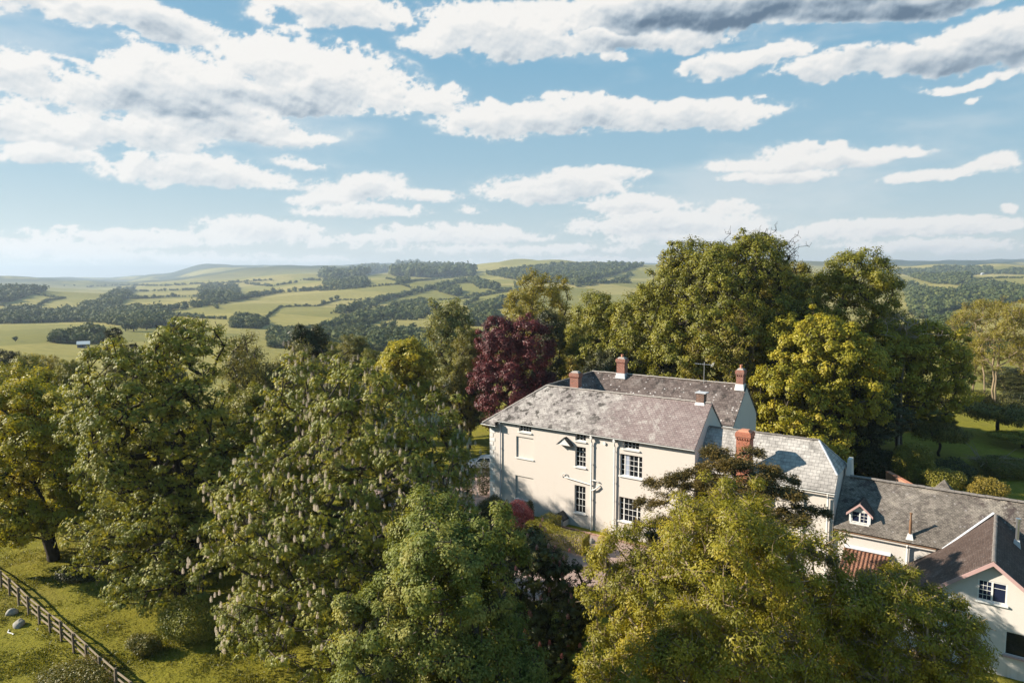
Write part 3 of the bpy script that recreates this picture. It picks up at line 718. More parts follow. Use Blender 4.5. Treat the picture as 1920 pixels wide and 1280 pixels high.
# ------------------------------------------------------------------ ground
SUN = Vector((-.887, .075, .456)).normalized()
def m_ground():
    m, t, b = new_mat('grass_land'); co = worldco(t)
    xyz = t.n('ShaderNodeSeparateXYZ', ins={0: co})
    flat = t.n('ShaderNodeCombineXYZ', ins={0: xyz.outputs[0], 1: xyz.outputs[1]}).outputs[0]
    dist = t.vmath('LENGTH', flat)
    n1 = t.noise(flat, .9, 6, .7, dim='2D').outputs[0]; n2 = t.noise(flat, .13, 4, .6, dim='2D').outputs[0]; n3 = t.noise(flat, 5.5, 4, .7, dim='2D').outputs[0]
    near = t.ramp(t.math('ADD', t.math('MULTIPLY', n1, .55), t.math('MULTIPLY', n3, .45)), (.25, (.115, .115, .013)), (.5, (.185, .170, .018)), (.75, (.25, .21, .030)))
    near = t.mix(t.math('MULTIPLY', t.step(n2, .5, .75), .35), near, (.21, .165, .05))
    # pasture and hay fields far off, one tint per field
    warp = t.vmath('ADD', flat, t.vmath('MULTIPLY', t.vmath('SUBTRACT', t.noise(flat, .004, 3, dim='2D').outputs[1], (.5, .5, .5)), (160, 160, 0)))
    vo = t.n('ShaderNodeTexVoronoi', voronoi_dimensions='2D', ins={'Vector': warp, 'Scale': .0042, 'Randomness': .9})
    rv = t.n('ShaderNodeSeparateColor', ins={0: vo.outputs['Color']}).outputs[0]
    fc = t.ramp(rv, (.05, (.19, .175, .040)), (.35, (.29, .245, .064)), (.6, (.33, .27, .088)), (.85, (.22, .20, .046)))
    f4 = t.noise(t.vmath('MULTIPLY', flat, (.02, .05, 1)), 1.0, 6, .65, dim='2D').outputs[0]
    fc = t.mix(t.math('MULTIPLY', t.step(f4, .4, .75), .35), fc, (.13, .135, .04))
    st = t.math('SINE', t.math('ADD', t.vmath('DOT_PRODUCT', warp, (.42, .30, 0)), t.math('MULTIPLY', rv, 40.0)))
    fc = t.mix(t.math('MULTIPLY', t.math('MULTIPLY_ADD', st, .5, .5), .16), fc, (.12, .12, .03))
    f5 = t.noise(flat, .0016, 4, .6, dim='2D').outputs[0]
    wood = t.math('MULTIPLY', t.step(f5, .36, .46), t.step(dist, 3800, 4700))
    fc = t.mix(wood, fc, (.035, .05, .025))
    c = t.mix(t.step(dist, 110, 170), near, fc)
    t.set(b, 'Base Color', c); t.set(b, 'Roughness', .95); t.set(b, 'Specular IOR Level', .1)
    h = t.math('ADD', t.math('MULTIPLY', n1, 1.0), t.math('MULTIPLY', n3, .5))
    bump(t, b, h, .7, .25)
    return m
rr = np.concatenate([np.linspace(.5, 130, 66), np.exp(np.linspace(math.log(133), math.log(16000), 300))])
az = np.concatenate([np.linspace(-47, 47, 660), np.linspace(49, 311, 88)])*math.pi/180
Rg, Az = np.meshgrid(rr, az, indexing='ij'); X = Rg*np.sin(Az); Y = Rg*np.cos(Az); Z = ground_z(X, Y)
V = np.stack([X, Y, Z], -1).reshape(-1, 3); na_, nr_ = len(az), len(rr)
i, j = np.meshgrid(np.arange(nr_-1), np.arange(na_), indexing='ij'); j2 = (j+1) % na_
Q = np.stack([i*na_+j, i*na_+j2, (i+1)*na_+j2, (i+1)*na_+j], -1).reshape(-1, 4)[:, ::-1]
V = np.concatenate([V, [[0, 0, 0.]]]); T = np.stack([np.full(na_, len(V)-1), (np.arange(na_)+1) % na_, np.arange(na_)], -1)[:, ::-1]
ground = link_mesh('ground', np_mesh('ground', V, Q, T, smooth=True), m_ground()); tag(ground, 'rolling green pasture and lawn', 'ground', kind='structure')

def sheet(name, pts, mat, lift=.05, n=26, label=None, cat=None):
    """a thin sheet laid on the ground inside a polygon"""
    P = np.array(pts); lo, hi = P.min(0), P.max(0)
    mb = MB()
    for i in range(n):
        for j in range(n):
            x0, x1 = lo[0]+(hi[0]-lo[0])*i/n, lo[0]+(hi[0]-lo[0])*(i+1)/n; y0, y1 = lo[1]+(hi[1]-lo[1])*j/n, lo[1]+(hi[1]-lo[1])*(j+1)/n
            q = [(x0, y0), (x1, y0), (x1, y1), (x0, y1)]; hp = []
            for k in range(len(P)):
                a, b = P[k], P[(k+1) % len(P)]; hp.append((b[1]-a[1], -(b[0]-a[0]), (b[1]-a[1])*a[0]-(b[0]-a[0])*a[1]))
            q = clip_poly(q, hp)
            if q: mb.poly([(x, y, gz(x, y)+lift) for x, y in q])
    o = mb.build(name, mat); tag(o, label, cat, kind='structure'); return o
mg, t, b = new_mat('pink_gravel'); co = worldco(t)
vv = t.n('ShaderNodeTexVoronoi', ins={'Vector': co, 'Scale': 14.0})
c = t.mix(t.noise(co, .8, 5, .65).outputs[0], (.30, .20, .165), (.42, .31, .265))
c = t.mix(t.math('MULTIPLY', t.n('ShaderNodeSeparateColor', ins={0: vv.outputs['Color']}).outputs[0], .4), c, (.22, .15, .12))
t.set(b, 'Base Color', c); t.set(b, 'Roughness', .95); bump(t, b, vv.outputs['Distance'], .6, .03)
M['gravel'] = mg
sheet('drive', [(-14, 62), (-1.0, 62.2), (8, 75), (8, 80), (-3, 79), (-14, 74)], mg, label='pink gravel drive beside the house', cat='drive')
c0, c1, c2, c3 = hw(2, -1.2), hw(19, -1.2), hw(17, -14), hw(4, -13)
sheet('path', [(p.x, p.y) for p in (c3, c2, c1, c0)], mg, lift=.06, label='pink gravel path below the cream front', cat='path')
# brick-edged strip along the foot of the front wall
kb = MB(); 
for k in range(30):
    a = hw(6.5+k*.4, -1.15, .03); p = [hw(6.5+k*.4+x, -1.15+y, z) for x, y, z in ((0, 0, 0), (.38, 0, 0), (.38, .18, 0), (0, .18, 0))]
    z = .14+.012*(k % 3); kb.poly([(q.x, q.y, z) for q in p]); 
    for e in range(4): q, r_ = p[e], p[(e+1) % 4]; kb.poly([(q.x, q.y, -.2), (r_.x, r_.y, -.2), (r_.x, r_.y, z), (q.x, q.y, z)])
tag(kb.build('kerb', M['brick_pink']), 'brick edging of the border below the cream front', 'kerb', kind='structure')

# ------------------------------------------------------------------ light and sky
sun = bpy.data.lights.new('sun', 'SUN'); sun.energy = 5.0; sun.angle = R(.53); sun.color = (1.0, .90, .76)
so_ = bpy.data.objects.new('sun', sun); COL.objects.link(so_)
so_.rotation_euler = (-SUN).to_track_quat('-Z', 'Y').to_euler(); so_.location = (-60, 5, 60)
world = bpy.data.worlds.new('World'); SC.world = world; world.use_nodes = True
t = NT(world.node_tree); bg = world.node_tree.nodes['Background']
sky = t.n('ShaderNodeTexSky'); sky.sky_type = 'NISHITA'; sky.sun_disc = False
sky.sun_elevation = math.asin(SUN.z); sky.sun_rotation = math.atan2(SUN.x, SUN.y) % (2*math.pi)
sky.altitude = 100; sky.air_density = 1.0; sky.dust_density = .15; sky.ozone_density = 1.0
def sky_colour(t, nish, dv):
    """clear-day sky: the physical sky eased towards the milky teal of a humid afternoon"""
    z = t.n('ShaderNodeSeparateXYZ', ins={0: dv}).outputs[2]
    g = t.ramp(t.math('MULTIPLY', z, 1.25, clamp=True), (0, (.86, .84, .80)), (.07, (.60, .72, .76)), (.2, (.36, .58, .71)), (.36, (.23, .49, .68)), (.7, (.15, .38, .60)))
    g = t.vmath('MULTIPLY', g, (4.7, 4.7, 4.7))
    return t.mix(.8, t.vmath('MULTIPLY', nish, (.42, .42, .42)), g)
dirv = t.vmath('NORMALIZE', t.n('ShaderNodeTexCoord').outputs['Generated'])
world.node_tree.links.new(sky_colour(t, sky.outputs[0], dirv), bg.inputs[0]); bg.inputs[1].default_value = .1
def dirdeg(u, v):
    d = ray(u, v); d = d/np.linalg.norm(d); return math.degrees(math.atan2(d[0], d[1])), math.degrees(math.asin(d[2]))
# every cloud bank: (u, v, half width, half height above, half height below, thickness, darkness)
CL = [
 (120, 8, 230, 34, 24, 1.0, .1), (280, 42, 180, 20, 18, 1.15, .65), (40, 140, 95, 45, 35, .95, .3), (10, 215, 75, 45, 30, .95, .55),
 (480, 116, 125, 62, 60, 1.15, 0), (620, 150, 165, 56, 50, 1.15, .05), (330, 150, 175, 52, 45, 1.1, .1), (765, 186, 110, 34, 24, 1.05, .1), (170, 188, 140, 38, 36, 1.0, .2),
 (300, 196, 230, 22, 16, 1.3, .8), (520, 190, 175, 22, 14, 1.25, .8),
 (200, 252, 210, 28, 26, 1.0, .25), (460, 240, 185, 24, 26, 1.0, .3), (80, 292, 110, 24, 16, .9, .2), (370, 330, 190, 36, 20, 1.0, .3), (560, 300, 60, 14, 12, .7, .2),
 (600, 22, 160, 36, 36, .95, .4), (700, 28, 80, 36, 30, .9, .4), (800, 88, 70, 26, 20, .8, .2), (940, 60, 170, 60, 60, 1.2, .15), (1010, 95, 110, 40, 30, 1.0, .15), (1170, 112, 35, 20, 14, .8, .1),
 (1230, 15, 260, 34, 30, 1.1, .5), (1450, 18, 400, 60, 58, 1.7, 1.25), (1650, 24, 280, 50, 46, 1.6, 1.2), (1250, 30, 160, 40, 26, 1.2, 1.0), (1180, 85, 230, 26, 24, 1.1, .5), (1400, 118, 140, 34, 26, 1.1, .1), (1560, 138, 130, 30, 30, .9, .4),
 (1720, 110, 240, 44, 40, 1.3, .75), (1850, 60, 140, 46, 40, 1.2, .1), (1640, 130, 150, 30, 24, 1.0, .3), (1850, 140, 140, 26, 20, 1.0, .2), (1920, 100, 100, 60, 40, 1.0, .9),
 (1130, 222, 320, 42, 36, 1.35, .3), (920, 232, 110, 28, 24, .9, .15), (1340, 220, 120, 38, 34, 1.1, .15), (1060, 215, 90, 34, 30, .9, .1),
 (1520, 303, 230, 30, 18, 1.0, .25), (1450, 328, 130, 16, 14, .8, .25), (1500, 282, 90, 22, 16, .8, .0), (1790, 328, 150, 22, 18, .95, .2), (1900, 312, 70, 24, 16, 1.0, .1), (1825, 185, 22, 12, 12, .7, .2),
 (660, 350, 95, 34, 28, 1.0, .35), (600, 372, 70, 14, 12, .8, .2), (790, 366, 75, 18, 16, .8, .2), (670, 396, 130, 16, 14, .8, .3), (880, 394, 36, 14, 10, .6, .2),
 (1030, 350, 160, 34, 30, 1.15, .35), (1150, 328, 65, 16, 14, .8, .1), (1190, 384, 110, 22, 18, .9, .25), (1340, 388, 90, 18, 18, .7, .2),
 (490, 434, 115, 28, 20, 1.1, .25), (640, 452, 190, 14, 12, .6, .25), (870, 440, 175, 24, 18, 1.05, .2), (250, 450, 260, 16, 14, .8, .2), (120, 426, 36, 7, 6, .6, .1), (60, 466, 180, 18, 16, .85, .2),
 (1250, 422, 200, 30, 26, 1.1, .2), (1370, 448, 260, 22, 20, .9, .2), (1640, 430, 190, 24, 18, 1.1, .2), (1800, 426, 150, 24, 18, 1.1, .2), (1750, 460, 230, 16, 16, .85, .2), (1915, 392, 22, 18, 12, .8, .1), (960, 468, 300, 12, 12, .6, .2), (350, 485, 420, 12, 12, .55, .1), (1100, 490, 300, 10, 10, .5, .1), (1700, 492, 240, 9, 9, .5, .1)]
_rs = np.random.RandomState(11)
def vnoise(x, y, seed=0):
    """smooth lattice noise, 0..1"""
    T = np.random.RandomState(seed).rand(256, 256)
    xi = np.floor(x).astype(int); yi = np.floor(y).astype(int); fx = x-xi; fy = y-yi
    fx = fx**3*(fx*(fx*6-15)+10); fy = fy**3*(fy*(fy*6-15)+10)
    g = lambda a, b: T[a & 255, b & 255]
    return (g(xi, yi)*(1-fx)+g(xi+1, yi)*fx)*(1-fy)+(g(xi, yi+1)*(1-fx)+g(xi+1, yi+1)*fx)*fy
def fbm(x, y, octv, gain=.55, seed=0, billow=False):
    tot = 0; amp = 1; nrm = 0; c, s_ = math.cos(.6), math.sin(.6)
    for k in range(octv):
        n = vnoise(x, y, seed+k); n = 1-np.abs(2*n-1) if billow else n
        tot = tot+n*amp; nrm += amp; amp *= gain; x, y = (c*x-s_*y)*2.03+17.3, (s_*x+c*y)*2.03+5.1
    return tot/nrm
AZ = np.arange(-60, 60.01, .1); EL = np.arange(-2.5, 42, .08)
GA, GE = np.meshgrid(AZ, EL, indexing='ij')
# far clouds are foreshortened: finer detail towards the horizon
low = np.clip((11-GE)/9, 0, 1)
def two(fx, fy, o, g, seed, billow=False):
    return fbm(GA*fx, GE*fy, o, g, seed, billow)*(1-low)+fbm(GA*fx*2.1, GE*fy*2.1, o, g, seed+50, billow)*low
WX = GA+3.0*(fbm(GA*.11, GE*.2, 3, seed=3)-.5)+1.5*(two(.42, .62, 4, .6, 9)-.5)
WY = GE+1.7*(fbm(GA*.13, GE*.22, 3, seed=23)-.5)*(1-low*.6)+1.0*(two(.45, .65, 4, .6, 29)-.5)*(1-low*.5)
SW = np.zeros_like(GA); SD = np.zeros_like(GA); SY = np.zeros_like(GA)
for (u, v, hw_, up, dn, th, dk) in CL:
    a, e = dirdeg(u, v); a1, e1 = dirdeg(u+hw_*.5, v-up); a0, e0 = dirdeg(u-hw_*.5, v+dn)
    qx = (WX-a)/(a1-a0); qy = np.where(WY > e, (WY-e)/(e1-e), (WY-e)/(e-e0))
    wg = np.maximum(0, th*(1.22-np.sqrt(qx*qx+qy*qy)))
    w3 = wg**3; SW += w3; SD += w3*dk; SY += w3*qy
SD /= np.maximum(SW, 1e-4); SY /= np.maximum(SW, 1e-4); SW = SW**(1/3)
lump = two(.34, .52, 7, .60, 41, True)-.62
fine = two(1.7, 2.3, 5, .66, 61)-.5
dens = (SW-.16)+np.minimum(SW*3, 1)*(1.25*lump+.7*fine)
sm = lambda x, a, b: (lambda q: q*q*(3-2*q))(np.clip((x-a)/(b-a), 0, 1))
cover = .72*sm(dens, .02, .27)+.28*sm(dens, -.16, .36)
body = np.clip(dens, 0, 1.1)
def blur(a, sg):
    """soft copy; sg in degrees"""
    f0 = np.fft.fftfreq(a.shape[0]+80)[:, None]/.1; f1 = np.fft.rfftfreq(a.shape[1]+80)[None, :]/.08
    q = np.fft.irfft2(np.fft.rfft2(np.pad(a, ((40, 40), (40, 40)), mode='edge'))*np.exp(-2*(math.pi*sg)**2*(f0**2+f1**2)), s=(a.shape[0]+80, a.shape[1]+80))
    return q[40:-40, 40:-40]
def toward(a, dd):
    """the value found dd degrees up-sun (up and to the left)"""
    dx, dy = int(round(dd*.45/.1)), int(round(dd*.9/.08)); o = np.zeros_like(a)
    o[dx:, :a.shape[1]-dy] = a[:a.shape[0]-dx, dy:]; return o
# light reaches each spot after crossing the cloud up-sun of it
occ = .22*toward(blur(body, .12), .35)+.26*toward(blur(body, .3), .8)+.30*toward(blur(body, .6), 1.6)+.22*toward(blur(body, 1.1), 2.8)
rel = 1.1*lump+.6*fine
emb = .85*(rel-toward(rel, .30))+1.0*(blur(rel, .25)-toward(blur(rel, .25), .9))
litv = np.exp(-occ*.60)*.88+.50*np.clip(emb, -.45, .45)+.28*np.clip(SY, -1.1, .8)+.30
litv = litv-SD*sm(blur(SW, .3), .25, 1.05)*.52
thin = 1-sm(body, .0, .35)
litv = np.clip(litv*(1-thin*.35)+thin*.32, 0, 1.05)
veil = .30*sm(fbm(GA*.05+3, GE*.17+9, 6, .58, 77), .44, .72)*sm(GE, .5, 4)
litv = np.where(veil > cover, np.maximum(litv, .88), litv); cover = cover+(1-cover)*veil
edge = sm(60-np.abs(GA), 0, 10)*sm(42-GE, 0, 8)
cover *= edge
RS = 30000.0
ca, sa, ce, se = np.cos(np.radians(GA)), np.sin(np.radians(GA)), np.cos(np.radians(GE)), np.sin(np.radians(GE))
V = np.stack([RS*sa*ce, RS*ca*ce, RS*se+CAMH], -1).reshape(-1, 3)
n0, n1 = GA.shape; i, j = np.meshgrid(np.arange(n0-1), np.arange(n1-1), indexing='ij')
Q = np.stack([i*n1+j, i*n1+j+1, (i+1)*n1+j+1, (i+1)*n1+j], -1).reshape(-1, 4)
me = np_mesh('sky', V, Q, smooth=True)
for nm, arr in (('cover', cover), ('lit', litv)):
    at = me.attributes.new(nm, 'FLOAT', 'POINT'); at.data.foreach_set('value', np.ascontiguousarray(arr, np.float32).ravel())
ms = bpy.data.materials.new('daylight_sky'); ms.use_nodes = True; ms.node_tree.nodes.clear(); t = NT(ms.node_tree)
ge = t.n('ShaderNodeNewGeometry'); dv = t.vmath('NORMALIZE', t.vmath('SUBTRACT', ge.outputs['Position'], (0, 0, CAMH)))
sk = t.n('ShaderNodeTexSky'); sk.sky_type = 'NISHITA'; sk.sun_disc = False
for p_ in ('sun_elevation', 'sun_rotation', 'altitude', 'air_density', 'dust_density', 'ozone_density'): setattr(sk, p_, getattr(sky, p_))
t.set(sk, 'Vector', dv)
skc = sky_colour(t, sk.outputs[0], dv)
al = t.n('ShaderNodeAttribute', attribute_name='cover').outputs['Fac']; li = t.n('ShaderNodeAttribute', attribute_name='lit').outputs['Fac']
ccol = t.ramp(li, (.0, (.12, .18, .26)), (.3, (.33, .41, .49)), (.62, (.66, .70, .73)), (1.0, (.95, .92, .88)))
el = t.math('MULTIPLY', t.math('ARCSINE', t.n('ShaderNodeSeparateXYZ', ins={0: dv}).outputs[2]), 180/math.pi)
ccol = t.mix(t.math('MULTIPLY', t.step(el, 8.0, -.5), .45), ccol, (1.02, .98, .93))
col = t.mix(t.math('MULTIPLY', al, .97), skc, t.vmath('MULTIPLY', ccol, (4.75, 4.75, 4.75)))
em = t.n('ShaderNodeEmission', ins={'Color': col, 'Strength': .1})
om = t.n('ShaderNodeOutputMaterial'); ms.node_tree.links.new(em.outputs[0], om.inputs[0])
ms.cycles.emission_sampling = 'NONE'
skyo = link_mesh('sky', me, ms); tag(skyo, 'pale blue sky with banks of white and grey cumulus', 'sky', kind='structure')

# ------------------------------------------------------------------ camera and picture
cam = bpy.data.cameras.new('camera'); camo = bpy.data.objects.new('camera', cam); COL.objects.link(camo)
camo.location = (0, 0, CAMH); camo.rotation_euler = (math.pi/2-PITCH, 0, 0)
cam.sensor_width = 36; cam.lens = FPX/1920*36; cam.clip_start = .5; cam.clip_end = 60000
SC.camera = camo
SC.view_settings.view_transform = 'Standard'; SC.view_settings.look = 'None'; SC.view_settings.gamma = 1; SC.view_settings.exposure = 1.1
SC.view_settings.use_curve_mapping = False
cy = SC.cycles
cy.use_denoising = True; cy.denoiser = 'OPENIMAGEDENOISE'; cy.denoising_prefilter = 'ACCURATE'; cy.denoising_quality = 'HIGH'; cy.max_bounces = 6; cy.diffuse_bounces = 1; cy.glossy_bounces = 2; cy.transmission_bounces = 2; cy.volume_bounces = 0; cy.transparent_max_bounces = 4
cy.use_adaptive_sampling = True; cy.adaptive_threshold = .01
# ------------------------------------------------------------------ plants
def unit(a): return a/np.maximum(np.linalg.norm(a, axis=-1, keepdims=True), 1e-9)
def rand_dirs(rs, n): return unit(rs.normal(size=(n, 3)))
def leaf_quads(pos, nrm, axis, l, w, fold=.12):
    """one folded quad per leaf"""
    axis = unit(axis-nrm*(axis*nrm).sum(-1, keepdims=True)); side = np.cross(nrm, axis)
    l = l[:, None]; w = w[:, None]
    a = pos; b = pos+axis*l*.5+side*w*.5+nrm*w*fold; c = pos+axis*l-nrm*l*.08; d = pos+axis*l*.5-side*w*.5+nrm*w*fold
    return np.stack([a, b, c, d], 1).reshape(-1, 3)
def quads_idx(n): return np.arange(n*4).reshape(-1, 4)

class Skel:
    """branch skeleton that grows towards given tips"""
    def __init__(self, rs): self.p = []; self.par = []; self.rs = rs
    def add(self, p, par): self.p.append(np.asarray(p, float)); self.par.append(par); return len(self.p)-1
    def grow(self, tips, seg=.9, lift=.35, start=0, zpen=1.6):
        rs = self.rs; idx = []
        P = [self.p[k] for k in range(len(self.p))]
        order = np.argsort(np.linalg.norm(tips-np.array(P[start:]).mean(0), axis=1))
        arr = np.array(self.p)
        for o in order:
            tp = tips[o]; d = tp-arr[start:]; dist = np.linalg.norm(d, axis=1)
            cost = dist+zpen*np.maximum(0, -d[:, 2]+.25*np.hypot(d[:, 0], d[:, 1]))
            k = int(np.argmin(cost))+start; a = arr[k]; n = max(1, int(round(dist[k-start]/seg)))
            par = k; side = rs.normal(size=3)*.12*dist[k-start]; side[2] = abs(side[2])*lift-.12*dist[k-start]*0
            new = []
            for i in range(1, n+1):
                f = i/n; q = a+(tp-a)*f+side*math.sin(f*math.pi)+(rs.normal(size=3)*.05 if i < n else 0)
                par = self.add(q, par); new.append(q)
            arr = np.concatenate([arr, np.array(new)]); idx.append(par)
        return idx
    def mesh(self, r_tip=.02, expo=2.35, r_max=.6, sides=6, min_r=0, trunk_r=None):
        n = len(self.p); P = np.array(self.p); par = np.array(self.par); acc = np.zeros(n); kids = np.zeros(n, int)
        for k in range(n):
            if par[k] >= 0: kids[par[k]] += 1
        for k in range(n-1, -1, -1):
            if kids[k] == 0: acc[k] += r_tip**expo
            if par[k] >= 0: acc[par[k]] += acc[k]
        rad = acc**(1/expo); sc = min(1.0, r_max/max(rad.max(), 1e-6))
        if trunk_r: sc = trunk_r/rad.max()
        rad = np.maximum(rad*sc**(np.clip((rad-r_tip)/(rad.max()-r_tip+1e-9), 0, 1)), r_tip*.6)
        e = np.where((par >= 0) & (rad >= min_r))[0]
        a, b = P[par[e]], P[e]; ra, rb = np.minimum(rad[par[e]], rad[e]*1.35+.01), rad[e]
        t = unit(b-a); ref = np.where(np.abs(t[:, 2:3]) > .9, np.array([[1., 0, 0]]), np.array([[0, 0, 1.]]))
        s = unit(np.cross(t, ref)); u = np.cross(t, s); ang = np.arange(sides)*2*math.pi/sides
        ring = lambda c, r: c[:, None]+(s[:, None]*np.cos(ang)[None, :, None]+u[:, None]*np.sin(ang)[None, :, None])*r[:, None, None]
        A, B = ring(a-t*ra[:, None]*.3, ra), ring(b+t*rb[:, None]*.3, rb)
        V = np.concatenate([A, B], 1).reshape(-1, 3); m = len(e); base = (np.arange(m)*2*sides)[:, None]; k = np.arange(sides)[None]; k2 = (k+1) % sides
        Q = np.stack([base+k, base+k2, base+sides+k2, base+sides+k], -1).reshape(-1, 4)
        return V, Q, rad

def lobes_for(rs, H, zb, R, n=9, squash=1.0, peak=.5, spread=.62, lr=.48, skirt=0):
    """a crown as a family of overlapping rounded limbs: (centre, radii)"""
    zc = zb+(H-zb)*peak; rz = (H-zb)*.5
    L = [(np.array([0, 0, zc]), np.array([R*.66, R*.66, rz*.74]))]
    for k in range(n):
        a = k*2.399+rs.uniform(-.4, .4); h = rs.uniform(-.75, .95) if k < n-2 else .95
        rad = math.sqrt(max(.05, 1-h*h*.85))
        c = np.array([math.cos(a)*R*spread*rad, math.sin(a)*R*spread*rad, zc+h*rz*.62])
        q = lr*rs.uniform(.78, 1.2); r = np.array([R*q, R*q, min(R*q*squash, rz*.55)])
        c[2] = min(c[2], H-r[2]*.98); c[2] = max(c[2], zb+r[2]*.7)
        L.append((c, r))
    for k in range(skirt):       # low boughs that sweep to the ground
        a = k*2*math.pi/skirt+rs.uniform(-.25, .25); q = R*rs.uniform(.26, .36); h = rs.uniform(.10, .26)*(H-zb)
        L.append((np.array([math.cos(a)*R*.74, math.sin(a)*R*.74, zb+max(h, q*.6)]), np.array([q, q, q*.8])))
    hi = max(c[2]+r[2] for c, r in L); lo = min(c[2]-r[2] for c, r in L); wd = max(np.hypot(c[0], c[1])+r[0] for c, r in L)
    out = []
    for c, r in L:
        k = (H-zb)/(hi-lo); q = R/wd*1.03
        out.append((np.array([c[0]*q, c[1]*q, zb+(c[2]-lo)*k]), np.array([r[0]*q, r[1]*q, r[2]*k])))
    return out
def shell_points(rs, L, n, inner=.25, low=.12):
    """points near the outer skin of the lobes; few inside, few underneath"""
    vol = np.array([(r[0]*r[1]*r[2])**(2/3) for _, r in L]); pick = rs.choice(len(L), n*4, p=vol/vol.sum())
    C = np.array([c for c, _ in L])[pick]; Rr = np.array([r for _, r in L])[pick]
    d = rand_dirs(rs, n*4); f = np.where(rs.rand(n*4) < inner, rs.uniform(.35, .9, n*4), rs.uniform(.86, 1.04, n*4))
    keep = (d[:, 2] > -.25) | (rs.rand(n*4) < low*3)
    P = C+d*Rr*f[:, None]
    inside = np.zeros(n*4, bool)
    for k, (c, r) in enumerate(L):
        q = (((P-c)/r)**2).sum(1); inside |= (q < .62) & (pick != k)
    keep &= ~inside | (rs.rand(n*4) < inner*.5)
    P, d, = P[keep][:n], d[keep][:n]
    return P, d

def broad_tree(seed, H, R, zb, clumps=420, leaves=130, leaf=(.24, .15), rc=.62, lobes=None, kind='simple', flat=.75, droop=.2, up=.5, trunk_r=.35, fork=.45,
               lean=(0, 0), twigs=2, inner=.25, nl=10, squash=1.0, peak=.5, rtip=.018, scatter=1.0, spread=.62, lr=.48, seg=.9, stems=1, skirt=0, holes=7, shoots=.2):
    """returns arrays: trunk (verts, quads), crown (verts, quads, var), clump tips and outward directions"""
    rs = np.random.RandomState(seed)
    L = lobes or lobes_for(rs, H, zb, R, nl, squash, peak, spread, lr, skirt)
    P, D = shell_points(rs, L, clumps, inner)
    # ragged outline: gaps between boughs, and shoots that stand clear of the rest
    keep = np.ones(len(P), bool)
    for k in rs.choice(len(P), holes): keep &= (np.linalg.norm((P-P[k])*np.array([1, 1, 1.5]), axis=1) > R*rs.uniform(.12, .22)) | (rs.rand(len(P)) < .12)
    P, D = P[keep], D[keep]; sho = rs.rand(len(P)) < shoots
    P = P+D*(sho*rs.uniform(.25, 1.0, len(P))*R*.13)[:, None]
    sk = Skel(rs); top = zb+(H-zb)*fork
    first = None
    for st in range(stems):
        off = np.array([0, 0.]) if stems == 1 else rs.normal(size=2)*R*.16
        par = -1
        nseg = 7
        for i in range(nseg+1):
            f = i/nseg; w = rs.normal(size=2)*.06*R*.3 if i else np.zeros(2)
            q = np.array([lean[0]*f*f+off[0]*(1+f*1.2)+w[0], lean[1]*f*f+off[1]*(1+f*1.2)+w[1], -0.6+(top+.6)*f])
            par = sk.add(q, par)
    root_skip = max(2, int(7*min(.8, zb*.8/top)))
    tips = sk.grow(P-D*rc*.3, seg=seg, start=root_skip if stems == 1 else root_skip)
    # fine twigs in every clump
    for k, pi in enumerate(tips):
        for _ in range(twigs):
            q = sk.p[pi]; d = unit((D[min(k, len(D)-1)]*0+unit(q-sk.p[sk.par[pi]])+rs.normal(size=3)*.7)[None])[0]
            m = sk.add(q+d*rc*.5, pi); sk.add(q+d*rc*rs.uniform(.9, 1.15)+rs.normal(size=3)*.08, m)
    TV, TQ, rad = sk.mesh(rtip, trunk_r=trunk_r)
    n = len(P); cnt = np.maximum(6, (leaves*rs.uniform(.55, 1.45, n)*scatter)).astype(int); ci = np.repeat(np.arange(n), cnt); m = len(ci)
    csz = rs.uniform(.7, 1.35, n)*np.where(sho, .7, 1.0); cnt = cnt if not sho.any() else cnt
    o = rand_dirs(rs, m)*(rs.rand(m)**.42)[:, None]*rc*csz[ci][:, None]*np.array([1, 1, flat])
    pos = P[ci]+o
    cvar = rs.rand(n)
    var = np.clip(cvar[ci]*.68+rs.rand(m)*.32, 0, 1)
    nrm = unit(unit(o)*.75+D[ci]*.45+np.array([0, 0, up*.8])+rs.normal(size=(m, 3))*.27)
    ax = unit(unit(o)*.9+D[ci]*.4+rs.normal(size=(m, 3))*.5+np.array([0, 0, -droop]))
    ll = leaf[0]*rs.uniform(.7, 1.25, m); lw = leaf[1]*rs.uniform(.7, 1.2, m)
    if kind == 'palm':        # hand-shaped leaf of five drooping leaflets
        ax = unit(ax-nrm*(ax*nrm).sum(-1, keepdims=True)); sd = np.cross(nrm, ax); out = []; vv = []
        for ang, k in ((-1.75, .62), (-.85, .86), (0, 1), (.85, .86), (1.75, .62)):
            a2 = unit(ax*math.cos(ang)+sd*math.sin(ang)-nrm*.38)
            out.append(leaf_quads(pos, unit(nrm+.3*a2), a2, ll*k, lw*k)); vv.append(np.clip(var+rs.uniform(-.06, .06, m), 0, 1))
        CV = np.concatenate(out); cv = np.concatenate(vv)
    else:
        CV = leaf_quads(pos, nrm, ax, ll, lw); cv = var
    return dict(trunk=(TV, TQ), crown=(CV, quads_idx(len(CV)//4), cv), tips=P+D*rc*.45, dirs=D)

